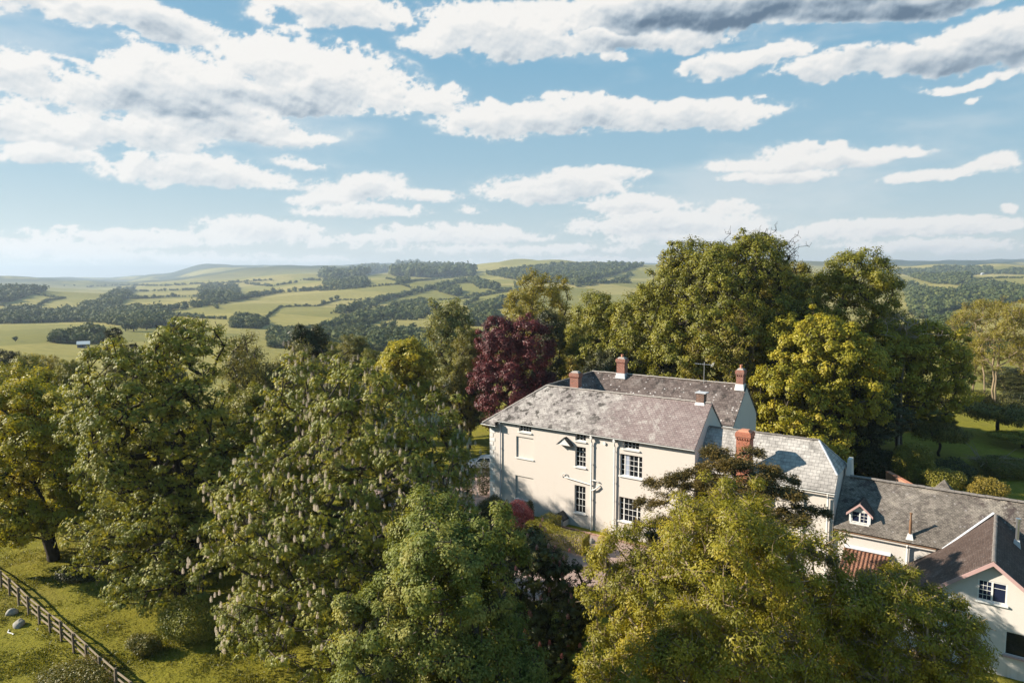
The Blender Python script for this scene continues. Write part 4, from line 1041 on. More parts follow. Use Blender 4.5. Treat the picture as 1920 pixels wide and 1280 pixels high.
def candles(seed, tips, dirs, n, h=.27, r=.046):
    """upright flower spikes built of little florets"""
    rs = np.random.RandomState(seed); ok = np.where(dirs[:, 2] > -.15)[0]; pick = rs.choice(ok, n, replace=n > len(ok)); V = []; vv = []
    base = tips[pick]+rs.normal(size=(n, 3))*.28
    for lev in range(6):
        f = lev/5; rr = r*(.85+.35*math.sin(f*3.0)-f*.6); k = 5
        for q in range(k):
            a = rs.rand(n)*.6+q*2*math.pi/k+lev*.6; d = np.stack([np.cos(a), np.sin(a), np.full(n, .25)], -1)
            pos = base+np.array([0, 0, 1])*(h*f)+d*rr*.4
            V.append(leaf_quads(pos, unit(np.stack([-np.sin(a)*.2, np.cos(a)*.2, np.ones(n)], -1)), d, np.full(n, rr*1.1+.02), np.full(n, rr*1.0+.025))); vv.append(rs.rand(n))
    V = np.concatenate(V); return V, quads_idx(len(V)//4), np.concatenate(vv)

def conifer_tree(seed, H, R, zb, limbs=26, per=9, leaves=110, tier=True, spray=.55, leaf=(.2, .05), droop=.25, trunk_r=.3, power=1.0):
    """spreading evergreen: level limbs that carry flat sprays"""
    rs = np.random.RandomState(seed); sk = Skel(rs); par = -1; tr = []
    for i in range(9): par = sk.add([0+rs.normal()*.04, rs.normal()*.04, -.5+(H*.96+.5)*i/8], par); tr.append(par)
    P = []; D = []
    for k in range(limbs):
        f = (k+.5)/limbs; z = zb+(H*.93-zb)*f; a = k*2.399+rs.uniform(-.3, .3)
        ln = R*(1-f**power*.8)*(.8+.2*f)*rs.uniform(.7, 1.08); j = min(8, max(1, int((z+.5)/(H*.96+.5)*8)))
        rise = rs.uniform(.0, .28); prev = sk.add([0, 0, z], tr[j]); m = max(3, int(ln/.7))
        for i in range(1, m+1):
            g = i/m; q = np.array([math.cos(a)*ln*g, math.sin(a)*ln*g, z+ln*(rise*g-droop*g*g)])+rs.normal(size=3)*.08; prev = sk.add(q, prev)
            if g > .25:
                for s_ in range(max(1, int(per*g*.5))):
                    w = (1-g)*.5*ln+.5; sd = rs.normal()*w*.45
                    p = q+np.array([-math.sin(a)*sd, math.cos(a)*sd, rs.normal()*.08]); P.append(p); D.append([math.cos(a), math.sin(a), .1]); sk.add(p, prev)
    P = np.array(P); D = np.array(D, float); n = len(P); TV, TQ, rad = sk.mesh(.014, trunk_r=trunk_r)
    cnt = (leaves*rs.uniform(.5, 1.4, n)).astype(int); ci = np.repeat(np.arange(n), cnt); m = len(ci)
    out = unit(D[ci]*1.0+rs.normal(size=(m, 3))*np.array([.65, .65, .22]))
    o = out*(rs.rand(m)**.7)[:, None]*spray; o[:, 2] -= .35*(np.linalg.norm(o, axis=1)**2)
    pos = P[ci]+o+rs.normal(size=(m, 3))*np.array([.05, .05, .05]); var = np.clip(rs.rand(n)[ci]*.5+rs.rand(m)*.5, 0, 1)
    nrm = unit(np.array([0, 0, 1.0])+rs.normal(size=(m, 3))*.5); ax = unit(out+rs.normal(size=(m, 3))*.55+np.array([0, 0, -.15]))
    CV = leaf_quads(pos, nrm, ax, leaf[0]*rs.uniform(.7, 1.3, m), leaf[1]*rs.uniform(.8, 1.3, m), .1)
    return dict(trunk=(TV, TQ), crown=(CV, quads_idx(m), var), tips=P, dirs=D)

def bush(seed, rx, ry, h, n=5000, leaf=(.09, .055), box=False, lumps=7, up=.4):
    """leafy mass down to the ground"""
    rs = np.random.RandomState(seed)
    if box:
        P = np.stack([rs.uniform(-rx, rx, n), rs.uniform(-ry, ry, n), rs.uniform(.05, h, n)], -1); f = rs.randint(0, 5, n); dep = rs.exponential(.05, n)
        P[f == 0, 0] = rx-dep[f == 0]; P[f == 1, 0] = -rx+dep[f == 1]; P[f == 2, 1] = ry-dep[f == 2]; P[f == 3, 1] = -ry+dep[f == 3]; P[f == 4, 2] = h-dep[f == 4]
        D = np.zeros((n, 3)); D[f == 0, 0] = 1; D[f == 1, 0] = -1; D[f == 2, 1] = 1; D[f == 3, 1] = -1; D[f == 4, 2] = 1
        P += .07*np.sin(P[:, [1, 2, 0]]*2.3+seed)*1.0+rs.normal(size=(n, 3))*.03
    else:
        L = [(np.array([0, 0, h*.46]), np.array([rx*.8, ry*.8, h*.5]))]
        for k in range(lumps):
            a = k*2.4+rs.rand(); q = rs.uniform(.35, .5); L.append((np.array([math.cos(a)*rx*.6, math.sin(a)*ry*.6, h*rs.uniform(.25, .68)]), np.array([rx*q, ry*q, h*q*.72])))
        P, D = shell_points(rs, L, n, .2, .5); P[:, 2] = np.maximum(P[:, 2], .03); n = len(P); P = P+rs.normal(size=P.shape)*.06
    nrm = unit(D*.6+np.array([0, 0, up])+rs.normal(size=(n, 3))*.45); ax = unit(D*.4+rs.normal(size=(n, 3))*.7)
    V = leaf_quads(P, nrm, ax, leaf[0]*rs.uniform(.7, 1.3, n), leaf[1]*rs.uniform(.7, 1.3, n))
    return V, quads_idx(n), rs.rand(n)

# leaf colours
M['l_chestnut'] = m_leaf('chestnut_leaf', (0.119, 0.139, 0.023), (0.216, 0.224, 0.036), (0.346, 0.309, 0.062), trans=0.30)
M['l_candle'] = m_leaf('chestnut_blossom', (.50, .42, .31), (.62, .53, .40), (.66, .52, .42), trans=.15, tcol=(1, 1, 1))
M['l_pinkcandle'] = m_leaf('red_chestnut_blossom', (.42, .10, .08), (.55, .18, .13), (.58, .30, .22), trans=.15, tcol=(1, 1, 1))
M['l_redchestnut'] = m_leaf('red_chestnut_leaf', (0.042, 0.048, 0.014), (0.073, 0.076, 0.020), (0.122, 0.109, 0.029), trans=.18)
M['l_maple'] = m_leaf('field_maple_leaf', (0.101, 0.128, 0.029), (0.180, 0.202, 0.047), (0.326, 0.301, 0.085), trans=0.30, spec=.16)
M['l_ash'] = m_leaf('ash_leaf', (0.156, 0.153, 0.015), (0.263, 0.240, 0.021), (0.407, 0.323, 0.036), trans=0.36)
M['l_lime'] = m_leaf('lime_leaf', (0.183, 0.185, 0.015), (0.315, 0.290, 0.023), (0.468, 0.372, 0.044), trans=0.38)
M['l_oak'] = m_leaf('oak_leaf', (0.120, 0.123, 0.016), (0.205, 0.202, 0.022), (0.311, 0.275, 0.035), trans=0.30)
M['l_bronze'] = m_leaf('young_oak_leaf', (0.162, 0.146, 0.019), (0.246, 0.213, 0.028), (0.324, 0.268, 0.046), trans=0.36)
M['l_syc'] = m_leaf('sycamore_leaf', (0.185, 0.184, 0.018), (0.318, 0.290, 0.025), (0.473, 0.381, 0.042), trans=0.36)
M['l_birch'] = m_leaf('birch_leaf', (0.130, 0.130, 0.038), (0.185, 0.175, 0.050), (0.240, 0.220, 0.070), trans=0.33)
M['l_poplar'] = m_leaf('poplar_leaf', (0.135, 0.145, 0.050), (0.210, 0.215, 0.075), (0.310, 0.300, 0.120), trans=0.33)
M['l_dark'] = m_leaf('dark_evergreen_leaf', (0.026, 0.032, 0.009), (0.049, 0.054, 0.013), (0.091, 0.081, 0.020), trans=.12)
M['l_yew'] = m_leaf('yew_spray', (0.059, 0.049, 0.012), (0.112, 0.083, 0.018), (0.206, 0.137, 0.032), trans=.12)
M['l_gold'] = m_leaf('golden_conifer_spray', (0.187, 0.143, 0.020), (0.280, 0.209, 0.030), (0.350, 0.275, 0.059), trans=.2)
M['l_beech'] = m_leaf('copper_beech_leaf', (0.055, 0.012, 0.014), (0.117, 0.026, 0.027), (0.211, 0.053, 0.045), trans=.2, tcol=(1.4, .6, .5))
M['l_acer'] = m_leaf('pink_acer_leaf', (.30, .05, .06), (.48, .12, .11), (.58, .24, .2), trans=.2, tcol=(1.2, .8, .7))
M['l_grey'] = m_leaf('willow_leaf', (0.120, 0.126, 0.030), (0.191, 0.179, 0.038), (0.269, 0.233, 0.058), trans=0.30)
M['l_shrub'] = m_leaf('shrub_leaf', (0.094, 0.098, 0.018), (0.159, 0.147, 0.025), (0.248, 0.196, 0.044), trans=.2)
M['l_topiary'] = m_leaf('clipped_leaf', (0.130, 0.131, 0.016), (0.224, 0.203, 0.024), (0.330, 0.264, 0.038), trans=.15)
M['l_hedge'] = m_leaf('box_hedge_leaf', (0.177, 0.167, 0.013), (0.283, 0.246, 0.019), (0.400, 0.316, 0.033), trans=.15)
M['bark'] = m_bark('grey_brown_bark', (.045, .036, .028), (.12, .10, .08))
M['bark_dark'] = m_bark('dark_bark', (.020, .016, .013), (.055, .045, .036))
M['bark_tan'] = m_bark('tan_twig_bark', (.16, .12, .075), (.32, .25, .16))
M['bark_pale'] = m_bark('pale_dead_wood', (.22, .18, .14), (.42, .36, .29))

def plant(name, label, cat, loc, data, leafm, barkm, group=None, rotz=0, scale=1, blossom=None, bm=None, lbl_crown=None):
    e = empty(name, loc, label, cat, group, rotz); e.scale = (scale,)*3 if not isinstance(scale, (tuple, list)) else scale
    TV, TQ = data['trunk']; link_mesh('trunk', np_mesh('trunk', TV, TQ, smooth=True), M[barkm], e)
    CV, CQ, cv = data['crown']; link_mesh('crown', np_mesh('crown', CV, CQ, face_var=cv), M[leafm], e)
    if blossom is not None: link_mesh('blossom', np_mesh('blossom', blossom[0], blossom[1], face_var=blossom[2]), M[bm], e)
    return e
def again(src, loc, rotz, scale, label, leafm=None, group=None, name=None):
    """another tree of the same build: copies of the thing and its parts"""
    e = src.copy(); COL.objects.link(e); e.location = loc; e.rotation_euler = (0, 0, rotz); e.scale = (scale,)*3 if not isinstance(scale, (tuple, list)) else scale
    e['label'] = label
    if name: e.name = name
    if group: e['group'] = group
    elif 'group' in e: del e['group']
    for c in src.children:
        k = c.copy(); COL.objects.link(k); k.parent = e
        if leafm and k.name.startswith('crown'):
            k.data = k.data.copy(); k.data.materials.clear(); k.data.materials.append(M[leafm])
    return e
def spot(u, Y): x = (u-960)/FPX*Y*(CP+0)+0; return x, Y, gz(x, Y)
def ztop(v, Y): d = ray(960, v); return CAMH+d[2]/d[1]*Y
# ------------------------------------------------------------------ where each tree stands (survey column u, row of its top v, metres away Y, half width in columns)
def dims(u, v, Y, hw_, vc=None):
    vc = vc or v+60; d = ray(u, vc); x = d[0]/d[1]*Y; g = gz(x, Y)
    return (x, Y, g), ztop(v, Y)-g, hw_/FPX*Y
TREES = {}
def tree(key, name, label, u, v, Y, hw_, zb, leafm, barkm='bark', seed=1, cat='tree', group=None, gen=broad_tree, vc=None, rotz=0, **kw):
    loc, H, Rr = dims(u, v, Y, hw_, vc); data = gen(seed, H, Rr, zb, **kw)
    e = plant(name, label, cat, loc, data, leafm, barkm, group, rotz); TREES[key] = (e, H, Rr); return e, data
def copy_tree(key, label, u, v, Y, hw_, rotz, leafm=None, group=None, name=None, vc=None):
    src, H0, R0 = TREES[key]; loc, H, Rr = dims(u, v, Y, hw_, vc)
    return again(src, loc, rotz, (Rr/R0, Rr/R0, H/H0), label, leafm, group, name)

# --- in front of the house
loc, H, Rr = dims(660, 672, 36.5, 262, 900)
d = broad_tree(3, H, Rr, .3, clumps=1600, leaves=50, leaf=(.16, .060), rc=.60, kind='palm', skirt=12, trunk_r=.42, droop=.45, fork=.62, inner=.2, nl=19, spread=.72, lr=.36, peak=.42, flat=.6, up=.7)
bl = candles(4, d['tips'], d['dirs'], 1700)
plant('chestnut_tree', 'big flowering horse chestnut covered with cream candles, left of the house', 'tree', loc, d, 'l_chestnut', 'bark', blossom=bl, bm='l_candle')
tree('sycamore', 'maple_tree', 'leafy blue-green maple in front of the flowering chestnut at the bottom edge', 828, 940, 23, 218, .4, 'l_maple', seed=8, vc=1100, clumps=1000, leaves=300, leaf=(.10, .075), rc=.46, nl=20, spread=.74, lr=.32, up=.5, trunk_r=.28, droop=.45, peak=.40, skirt=9, holes=12, shoots=.3)
loc, H, Rr = dims(1015, 1000, 32, 108, 1100)
d = broad_tree(12, H, Rr, .8, clumps=260, leaves=26, leaf=(.22, .08), rc=.5, kind='palm', trunk_r=.2, droop=.4, flat=.6, nl=8)
plant('chestnut_tree', 'dark red-flowered chestnut in the shade beside the gravel path', 'tree', loc, d, 'l_redchestnut', 'bark_dark', blossom=candles(5, d['tips'], d['dirs'], 110, .22, .05), bm='l_pinkcandle')
tree('ash', 'ash_tree', 'broad yellow-green ash with pale twigs standing before the orange chimney', 1334, 916, 27, 268, 1.2, 'l_ash', 'bark_tan', seed=21, vc=1080, clumps=900, leaves=230, leaf=(.135, .058), rc=.50, nl=17, spread=.68, lr=.40, up=.5, trunk_r=.24, twigs=4, rtip=.012, inner=.3, droop=.15, scatter=.9)
tree('ash2', 'ash_tree', 'open twiggy ash beside the gabled cottage at the bottom right', 1668, 1074, 26.5, 178, 1.2, 'l_ash', 'bark_tan', seed=33, vc=1180, clumps=480, leaves=190, leaf=(.135, .058), rc=.48, nl=13, spread=.72, lr=.36, up=.4, trunk_r=.2, twigs=5, rtip=.012, inner=.25, scatter=.85)
tree('yew', 'yew_tree', 'dark spreading yew with level boughs against the cream wing', 1378, 824, 39.5, 200, 3.4, 'l_yew', 'bark_dark', seed=5, gen=conifer_tree, vc=900, limbs=52, per=13, leaves=150, spray=.60, leaf=(.17, .055), droop=.16, trunk_r=.3, power=3.0)
# --- to the left
tree('bigchest', 'sycamore_tree', 'tall open sycamore with dark limbs, the tallest tree on the left', 330, 594, 44, 185, .5, 'l_chestnut', 'bark_dark', seed=41, vc=860, clumps=1250, leaves=46, leaf=(.165, .068), rc=.66, kind='palm', skirt=10, holes=12, nl=20, spread=.76, lr=.32, peak=.45, up=.75, trunk_r=.42, inner=.12, flat=.5, droop=.4, fork=.75)
tree('leftlime', 'lime_tree', 'yellow-green lime with a bare trunk on the far left lawn', 88, 715, 50, 138, 1.6, 'l_lime', 'bark_dark', seed=52, vc=860, clumps=760, leaves=170, leaf=(.17, .12), rc=.62, nl=16, spread=.72, lr=.36, trunk_r=.42, lean=(-1.2, 0), skirt=7)
tree('leftlime2', 'lime_tree', 'golden lime behind the far left lawn tree', 40, 688, 66, 105, 2.5, 'l_lime', 'bark_dark', seed=53, vc=760, clumps=420, leaves=100, leaf=(.27, .18), rc=.8, nl=10, trunk_r=.4)
tree('birch', 'birch_tree', 'feathery bronze birch behind the tall sycamore', 470, 628, 60, 78, 2.5, 'l_birch', 'bark', seed=61, vc=720, clumps=420, leaves=85, leaf=(.17, .09), rc=.7, nl=11, squash=1.5, up=.1, droop=1.0, trunk_r=.22, twigs=3, inner=.35, lr=.4, spread=.6)
copy_tree('birch', 'drooping bronze birch between the tall sycamore and the flowering chestnut', 545, 648, 64, 76, 2.1)
tree('darkfill', 'holm_oak', 'dark rounded evergreen oak on the skyline left of centre', 578, 612, 78, 56, 2.0, 'l_dark', 'bark_dark', seed=66, vc=680, clumps=360, leaves=110, leaf=(.24, .15), rc=.72, nl=9, trunk_r=.35)
copy_tree('leftlime', 'shaded tree between the tall sycamore and the flowering chestnut', 480, 720, 53, 105, .8, 'l_oak', name='oak_tree', vc=860)
copy_tree('sycamore', 'shaded green tree behind the trunk of the tall sycamore', 250, 700, 62, 90, 1.7, 'l_oak', name='oak_tree', vc=800)
copy_tree('leftlime2', 'dull green tree in shade left of the tall sycamore', 175, 730, 68, 80, 2.9, 'l_oak', name='oak_tree', vc=800)
# --- middle distance, centre
tree('bright', 'maple_tree', 'bright yellow-green round maple beyond the flowering chestnut', 757, 640, 84, 74, 1.8, 'l_syc', 'bark_dark', seed=71, vc=700, clumps=380, leaves=110, leaf=(.27, .19), rc=.75, nl=10, trunk_r=.35)
tree('poplar', 'poplar_tree', 'tall silvery poplar left of the copper beech', 835, 556, 96, 54, 3.0, 'l_poplar', 'bark', seed=74, vc=640, clumps=430, leaves=75, leaf=(.26, .18), rc=.8, nl=14, squash=1.5, spread=.6, lr=.42, up=.15, trunk_r=.35, scatter=.8)
tree('willow', 'willow_tree', 'narrow grey-green willow beside the copper beech', 880, 612, 88, 36, 2.0, 'l_grey', 'bark', seed=76, vc=690, clumps=330, leaves=100, leaf=(.22, .09), rc=.62, nl=10, squash=1.8, up=.15, droop=.9, trunk_r=.25)
tree('beech', 'copper_beech', 'dark red copper beech behind the left end of the house', 966, 596, 80, 98, .6, 'l_beech', 'bark_dark', seed=81, vc=700, clumps=640, leaves=120, leaf=(.22, .14), rc=.66, nl=14, spread=.62, lr=.42, peak=.42, trunk_r=.4)
tree('column', 'cypress_tree', 'tall dark cypress tucked behind the copper beech', 1026, 580, 90, 34, .5, 'l_dark', 'bark_dark', seed=84, vc=690, clumps=380, leaves=90, leaf=(.22, .09), rc=.6, squash=2.4, nl=12, spread=.45, lr=.5, up=.2, trunk_r=.3, peak=.42)
tree('oak0', 'oak_tree', 'bronze oak in young leaf above the copper beech', 1022, 505, 104, 86, 4.0, 'l_bronze', 'bark', seed=86, vc=600, clumps=520, leaves=80, leaf=(.26, .16), rc=.85, nl=13, trunk_r=.5, scatter=.8, inner=.3, up=.3)
tree('gold', 'golden_conifer', 'small golden conifer peeping over the house roof by the dark cypress', 1073, 655, 76, 19, .3, 'l_gold', 'bark', seed=88, gen=conifer_tree, vc=690, limbs=34, per=4, leaves=55, spray=.4, leaf=(.22, .09), droop=.4, trunk_r=.12)
# --- the wood behind the house
tree('wood1', 'oak_tree', 'dark oak behind the rear brick chimney', 1112, 548, 92, 82, 3.0, 'l_oak', 'bark_dark', seed=91, vc=650, clumps=520, leaves=95, leaf=(.26, .17), rc=.8, nl=12, trunk_r=.45)
tree('wood2', 'oak_tree', 'shaded oak with a pale bare limb between the bronze oak and the great oak', 1215, 540, 86, 86, 3.0, 'l_oak', 'bark', seed=93, vc=650, clumps=520, leaves=95, leaf=(.26, .17), rc=.8, nl=12, trunk_r=.45)
tree('great', 'oak_tree', 'great domed oak, tallest tree behind the house', 1350, 440, 84, 182, 3.0, 'l_oak', 'bark_dark', seed=97, vc=580, clumps=1400, leaves=95, leaf=(.25, .17), rc=.86, nl=20, spread=.66, lr=.40, peak=.52, trunk_r=.6, twigs=2, rtip=.03)
tree('great2', 'oak_tree', 'windswept oak right of the great domed oak', 1578, 472, 84, 138, 2.5, 'l_oak', 'bark_dark', seed=99, vc=580, clumps=860, leaves=90, leaf=(.26, .17), rc=.84, nl=17, spread=.68, lr=.38, trunk_r=.5)
copy_tree('great2', 'olive oak filling the gap between the two tallest oaks', 1480, 492, 91, 110, 2.2, 'l_bronze')
tree('ochre', 'oak_tree', 'ochre-green oak just above the rear roof', 1368, 570, 76, 92, 2.0, 'l_bronze', 'bark_tan', seed=103, vc=680, clumps=520, leaves=80, leaf=(.22, .14), rc=.7, nl=12, trunk_r=.35, twigs=3, inner=.3)
tree('brightsyc', 'sycamore_tree', 'bright lime-green sycamore right of the rear gable', 1525, 588, 72, 136, .6, 'l_syc', 'bark', seed=107, vc=720, clumps=820, leaves=105, leaf=(.25, .19), rc=.68, nl=16, spread=.68, lr=.38, trunk_r=.4, up=.6)
tree('syc2', 'sycamore_tree', 'green sycamore with a dead top at the right end of the wood', 1690, 606, 82, 120, 3.0, 'l_syc', 'bark', seed=109, vc=720, clumps=680, leaves=95, leaf=(.26, .19), rc=.74, nl=14, spread=.66, lr=.40, trunk_r=.4)
copy_tree('wood1', 'deep green tree in the shade behind the service wing', 1610, 700, 76, 90, 1.1, 'l_dark', name='holm_oak', vc=780)
copy_tree('sycamore', 'low dark tree under the right end of the wood', 1735, 760, 94, 50, 2.4, 'l_oak', name='oak_tree', vc=800)
copy_tree('wood2', 'leafy dark tree rising just behind the rear gable wall', 1440, 665, 84, 70, 3.0, 'l_syc', name='sycamore_tree', vc=740)
copy_tree('wood1', 'dark tree low behind the middle of the rear roof', 1270, 640, 82, 66, .4, 'l_dark', name='holm_oak', vc=700)
copy_tree('wood2', 'dark understorey tree behind the cypress and the rear roof', 1140, 655, 84, 60, 4.4, 'l_dark', name='holm_oak', vc=700)
# bare antlered crowns
def bare(seed, tips_n, H, R, z0, r=.014, up=1.0):
    rs = np.random.RandomState(seed); sk = Skel(rs); par = -1
    for i in range(6): par = sk.add(np.array([0, 0, z0*i/5])+rs.normal(size=3)*.12*(i > 0), par)
    P = np.stack([rs.normal(size=tips_n)*R*.5, rs.normal(size=tips_n)*R*.5, z0+(H-z0)*rs.rand(tips_n)**.7], -1)
    ids = sk.grow(P, seg=.5, start=4)
    for k in ids:
        for _ in range(4):
            q = sk.p[k]; m = sk.add(q+rs.normal(size=3)*np.array([.3, .3, .22])+np.array([0, 0, .15*up]), k)
            sk.add(sk.p[m]+rs.normal(size=3)*.25+np.array([0, 0, .18*up]), m)
    return sk.mesh(r, sides=5)
def bare_tree(name, label, loc, seed, n, H, R, z0, mat, r=.014):
    e = empty(name, loc, label, 'tree'); TV, TQ, _ = bare(seed, n, H, R, z0, r); link_mesh('trunk', np_mesh('trunk', TV, TQ, smooth=True), M[mat], e); return e
(x, y, g), H, Rr = dims(1425, 432, 86, 46); bare_tree('dead_tree', 'leafless antlered crown standing out of the great domed oak', (x, y, g), 7, 46, H, Rr*1.3, H-6.5, 'bark_dark', .015)
(x, y, g), H, Rr = dims(1470, 455, 85, 30); bare_tree('dead_tree', 'bent leafless limbs at the right shoulder of the great domed oak', (x, y, g), 9, 26, H, Rr*1.2, H-4.5, 'bark_dark', .015)
(x, y, g), H, Rr = dims(1695, 588, 79, 44); bare_tree('dead_tree', 'pale dead branches over the right end of the wood', (x, y, g), 13, 34, H, Rr*1.2, H-3.0, 'bark_pale', .014)
# --- far right garden
tree('multi', 'birch_tree', 'open many-stemmed tree with pale bare trunks at the right edge', 1868, 566, 112, 84, 7.0, 'l_bronze', 'bark_tan', seed=121, vc=680, clumps=420, leaves=70, leaf=(.24, .12), rc=.8, nl=12, stems=5, trunk_r=.17, scatter=.8, up=.2, peak=.52, fork=.6, inner=.3)
copy_tree('multi', 'smaller many-stemmed tree left of the right edge, half its height', 1815, 648, 118, 44, 2.0)
tree('apple', 'apple_tree', 'spreading apple tree with dark trunk on the garden lawn', 1868, 762, 90, 66, 2.2, 'l_shrub', 'bark_dark', seed=124, vc=820, clumps=260, leaves=70, leaf=(.2, .13), rc=.6, nl=9, trunk_r=.22, scatter=.8)
copy_tree('apple', 'small orchard tree in shade beyond the garden lawn', 1800, 735, 112, 46, 2.0, 'l_oak')
copy_tree('wood1', 'dark tree behind the many-stemmed birch', 1905, 690, 128, 60, .9, 'l_dark', name='holm_oak')
copy_tree('apple', 'bushy fruit tree left of the spreading apple tree', 1760, 800, 80, 50, 1.0, 'l_shrub')
copy_tree('apple', 'bushy fruit tree at the right edge beside the lawn', 1915, 815, 84, 58, 3.0, 'l_ash')
copy_tree('apple', 'low spreading tree between the golden shrub and the orchard', 1880, 862, 74, 56, 4.0, 'l_shrub')
# --- left background trees beyond the lawn
copy_tree('oak0', 'bronze tree at the far left behind the golden lime', 85, 662, 118, 58, 1.0, None, name='oak_tree')
copy_tree('wood1', 'dark bush-headed tree on the far left edge', 22, 656, 112, 40, 2.0, 'l_dark', name='holm_oak')
copy_tree('wood2', 'green rounded tree below the distant barn', 140, 676, 104, 46, 3.0, 'l_oak')
copy_tree('great2', 'brown-green spreading tree under the dark skyline fir', 236, 654, 98, 46, 4.0, 'l_birch', name='oak_tree')
tree('fir', 'fir_tree', 'dark pointed fir on the skyline left of the tall sycamore', 214, 602, 142, 26, 4.0, 'l_dark', 'bark_dark', seed=131, gen=conifer_tree, limbs=40, per=6, leaves=45, spray=.9, leaf=(.45, .16), droop=.1, trunk_r=.3)
tree('cedar', 'cedar_tree', 'flat-topped dark cedar beside the skyline fir', 240, 632, 112, 40, 6.0, 'l_dark', 'bark_dark', seed=133, gen=conifer_tree, limbs=22, per=8, leaves=60, spray=.9, leaf=(.36, .12), droop=.05, trunk_r=.35, power=2.4)
for k, (u, v, Y, hw_, key, lab, lm) in enumerate([
  (665, 628, 118, 36, 'willow', 'grey-green willow on the slope behind the flowering chestnut', None), (700, 655, 108, 34, 'wood1', 'dark oak just left of the bright maple', 'l_oak'),
  (620, 640, 150, 34, 'wood2', 'hazy green tree right of the dark evergreen oak', 'l_oak'), (905, 640, 118, 30, 'wood1', 'small dark tree between poplar and copper beech', 'l_dark'),
  (790, 655, 112, 40, 'wood2', 'mid green tree under the silvery poplar', 'l_oak'), (40, 668, 92, 60, 'wood1', 'olive tree behind the golden lime at the left edge', 'l_oak'),
  (300, 660, 92, 50, 'wood2', 'dull oak behind the left shoulder of the tall sycamore', 'l_birch'), (640, 668, 94, 40, 'wood1', 'dark tree behind the top of the flowering chestnut', 'l_dark'),
  (860, 700, 92, 46, 'darkfill', 'dark evergreen under the grey-green willow', None), (500, 700, 72, 60, 'wood2', 'brownish oak low behind the two birches', 'l_birch'),
  (-60, 700, 64, 100, 'leftlime2', 'golden lime cut by the left edge of the picture', None), (1950, 640, 120, 70, 'multi', 'many-stemmed tree cut by the right edge of the picture', None)]):
    copy_tree(key, lab, u, v, Y, hw_, 1.3*k, lm, name={'willow': 'willow_tree', 'darkfill': 'holm_oak', 'leftlime2': 'lime_tree', 'multi': 'birch_tree'}.get(key, 'oak_tree'))

# ------------------------------------------------------------------ shrubs and hedges
def shrub(name, label, cat, loc, mat, seed, rx, ry, h, n, leaf=(.09, .055), box=False, rotz=0, lumps=7, group=None, base=0):
    V, Q, v = bush(seed, rx, ry, h, n, leaf, box, lumps)
    o = link_mesh(name, np_mesh(name, V, Q, face_var=v), M[mat]); o.location = (loc[0], loc[1], loc[2]+base); o.rotation_euler = (0, 0, rotz); return tag(o, label, cat, group)
def gl(u, v, z=0):
    p = at_height(u, v, z)
    for _ in range(3): p = at_height(u, v, gz(p[0], p[1])+z)
    return (p[0], p[1], gz(p[0], p[1]))
h0 = hw(9.0, -4.75); shrub('hedge', 'clipped green box hedge in front of the cream wall', 'hedge', (h0.x, h0.y, gz(h0.x, h0.y)), 'l_hedge', 3, 2.75, .62, 1.35, 15000, (.085, .05), True, HROT)
h1 = hw(6.9, -2.9); shrub('hedge', 'short return of the box hedge next to the wall', 'hedge', (h1.x, h1.y, gz(h1.x, h1.y)), 'l_hedge', 4, .6, 1.35, 1.3, 6000, (.085, .05), True, HROT)
p = gl(972, 992); shrub('acer_bush', 'pink-leaved acer bush at the left foot of the cream wall', 'bush', p, 'l_acer', 5, 1.2, 1.1, 2.6, 11000, (.11, .04))
p = gl(993, 985); shrub('cypress_bush', 'small dark upright conifer beside the pink acer', 'bush', p, 'l_dark', 6, .38, .38, 2.3, 5000, (.09, .04), lumps=3)
p = gl(925, 985); shrub('laurel_bush', 'dark laurel at the left corner of the house', 'bush', p, 'l_redchestnut', 7, 1.3, 1.2, 2.6, 8000, (.14, .07))
p = gl(930, 1040); shrub('laurel_bush', 'shaded laurel below the pink acer', 'bush', p, 'l_redchestnut', 8, 1.5, 1.3, 1.9, 8000, (.14, .07))
p = gl(1040, 1055); shrub('rose_bush', 'low dark rose bush along the gravel path', 'bush', p, 'l_shrub', 9, .9, .7, .9, 3000)
p = gl(1125, 1065); shrub('rose_bush', 'low rose bush beside the bright ash', 'bush', p, 'l_shrub', 10, .8, .7, .8, 3000)
p = gl(1712, 905); shrub('clipped_bush', 'tall clipped dome of green holly behind the cottage roof', 'bush', p, 'l_topiary', 11, 2.2, 2.1, 4.3, 15000, (.15, .1), lumps=9)
p = gl(1766, 925); shrub('clipped_bush', 'low rounded green bush by the outhouse tip', 'bush', p, 'l_topiary', 12, 2.1, 1.9, 2.6, 11000, (.13, .09), lumps=8)
p = gl(1850, 935); shrub('golden_bush', 'golden yellow shrub at the edge of the right lawn', 'bush', p, 'l_gold', 13, 1.8, 1.5, 2.1, 8000, (.13, .08))
p = gl(1885, 895); shrub('shrub', 'grey-green loose shrub beyond the golden shrub', 'bush', p, 'l_shrub', 14, 2.6, 2.0, 2.0, 8000, (.15, .08))
p = gl(1785, 905); shrub('shrub', 'dark shrub between the two clipped bushes and the golden shrub', 'bush', p, 'l_dark', 24, 2.2, 2.0, 2.4, 7000, (.15, .09))
for k, (u, v, rx, h, lab, mt) in enumerate([(1800, 765, 5.5, 3.4, 'dark hedge bank under the many-stemmed trees, left part', 'l_dark'), (1905, 770, 5.5, 3.2, 'dark hedge bank under the many-stemmed trees, right part', 'l_dark'),
   (1650, 895, 3.0, 3.0, 'dark laurel bank behind the cream chimney stump', 'l_dark'), (1610, 885, 2.6, 3.8, 'tall dark shrub behind the half hip of the pale wing', 'l_dark')]):
    p = gl(u, v); shrub('laurel_bank', lab, 'bush', p, mt, 30+k, rx, rx*.6, h, 11000, (.2, .12))
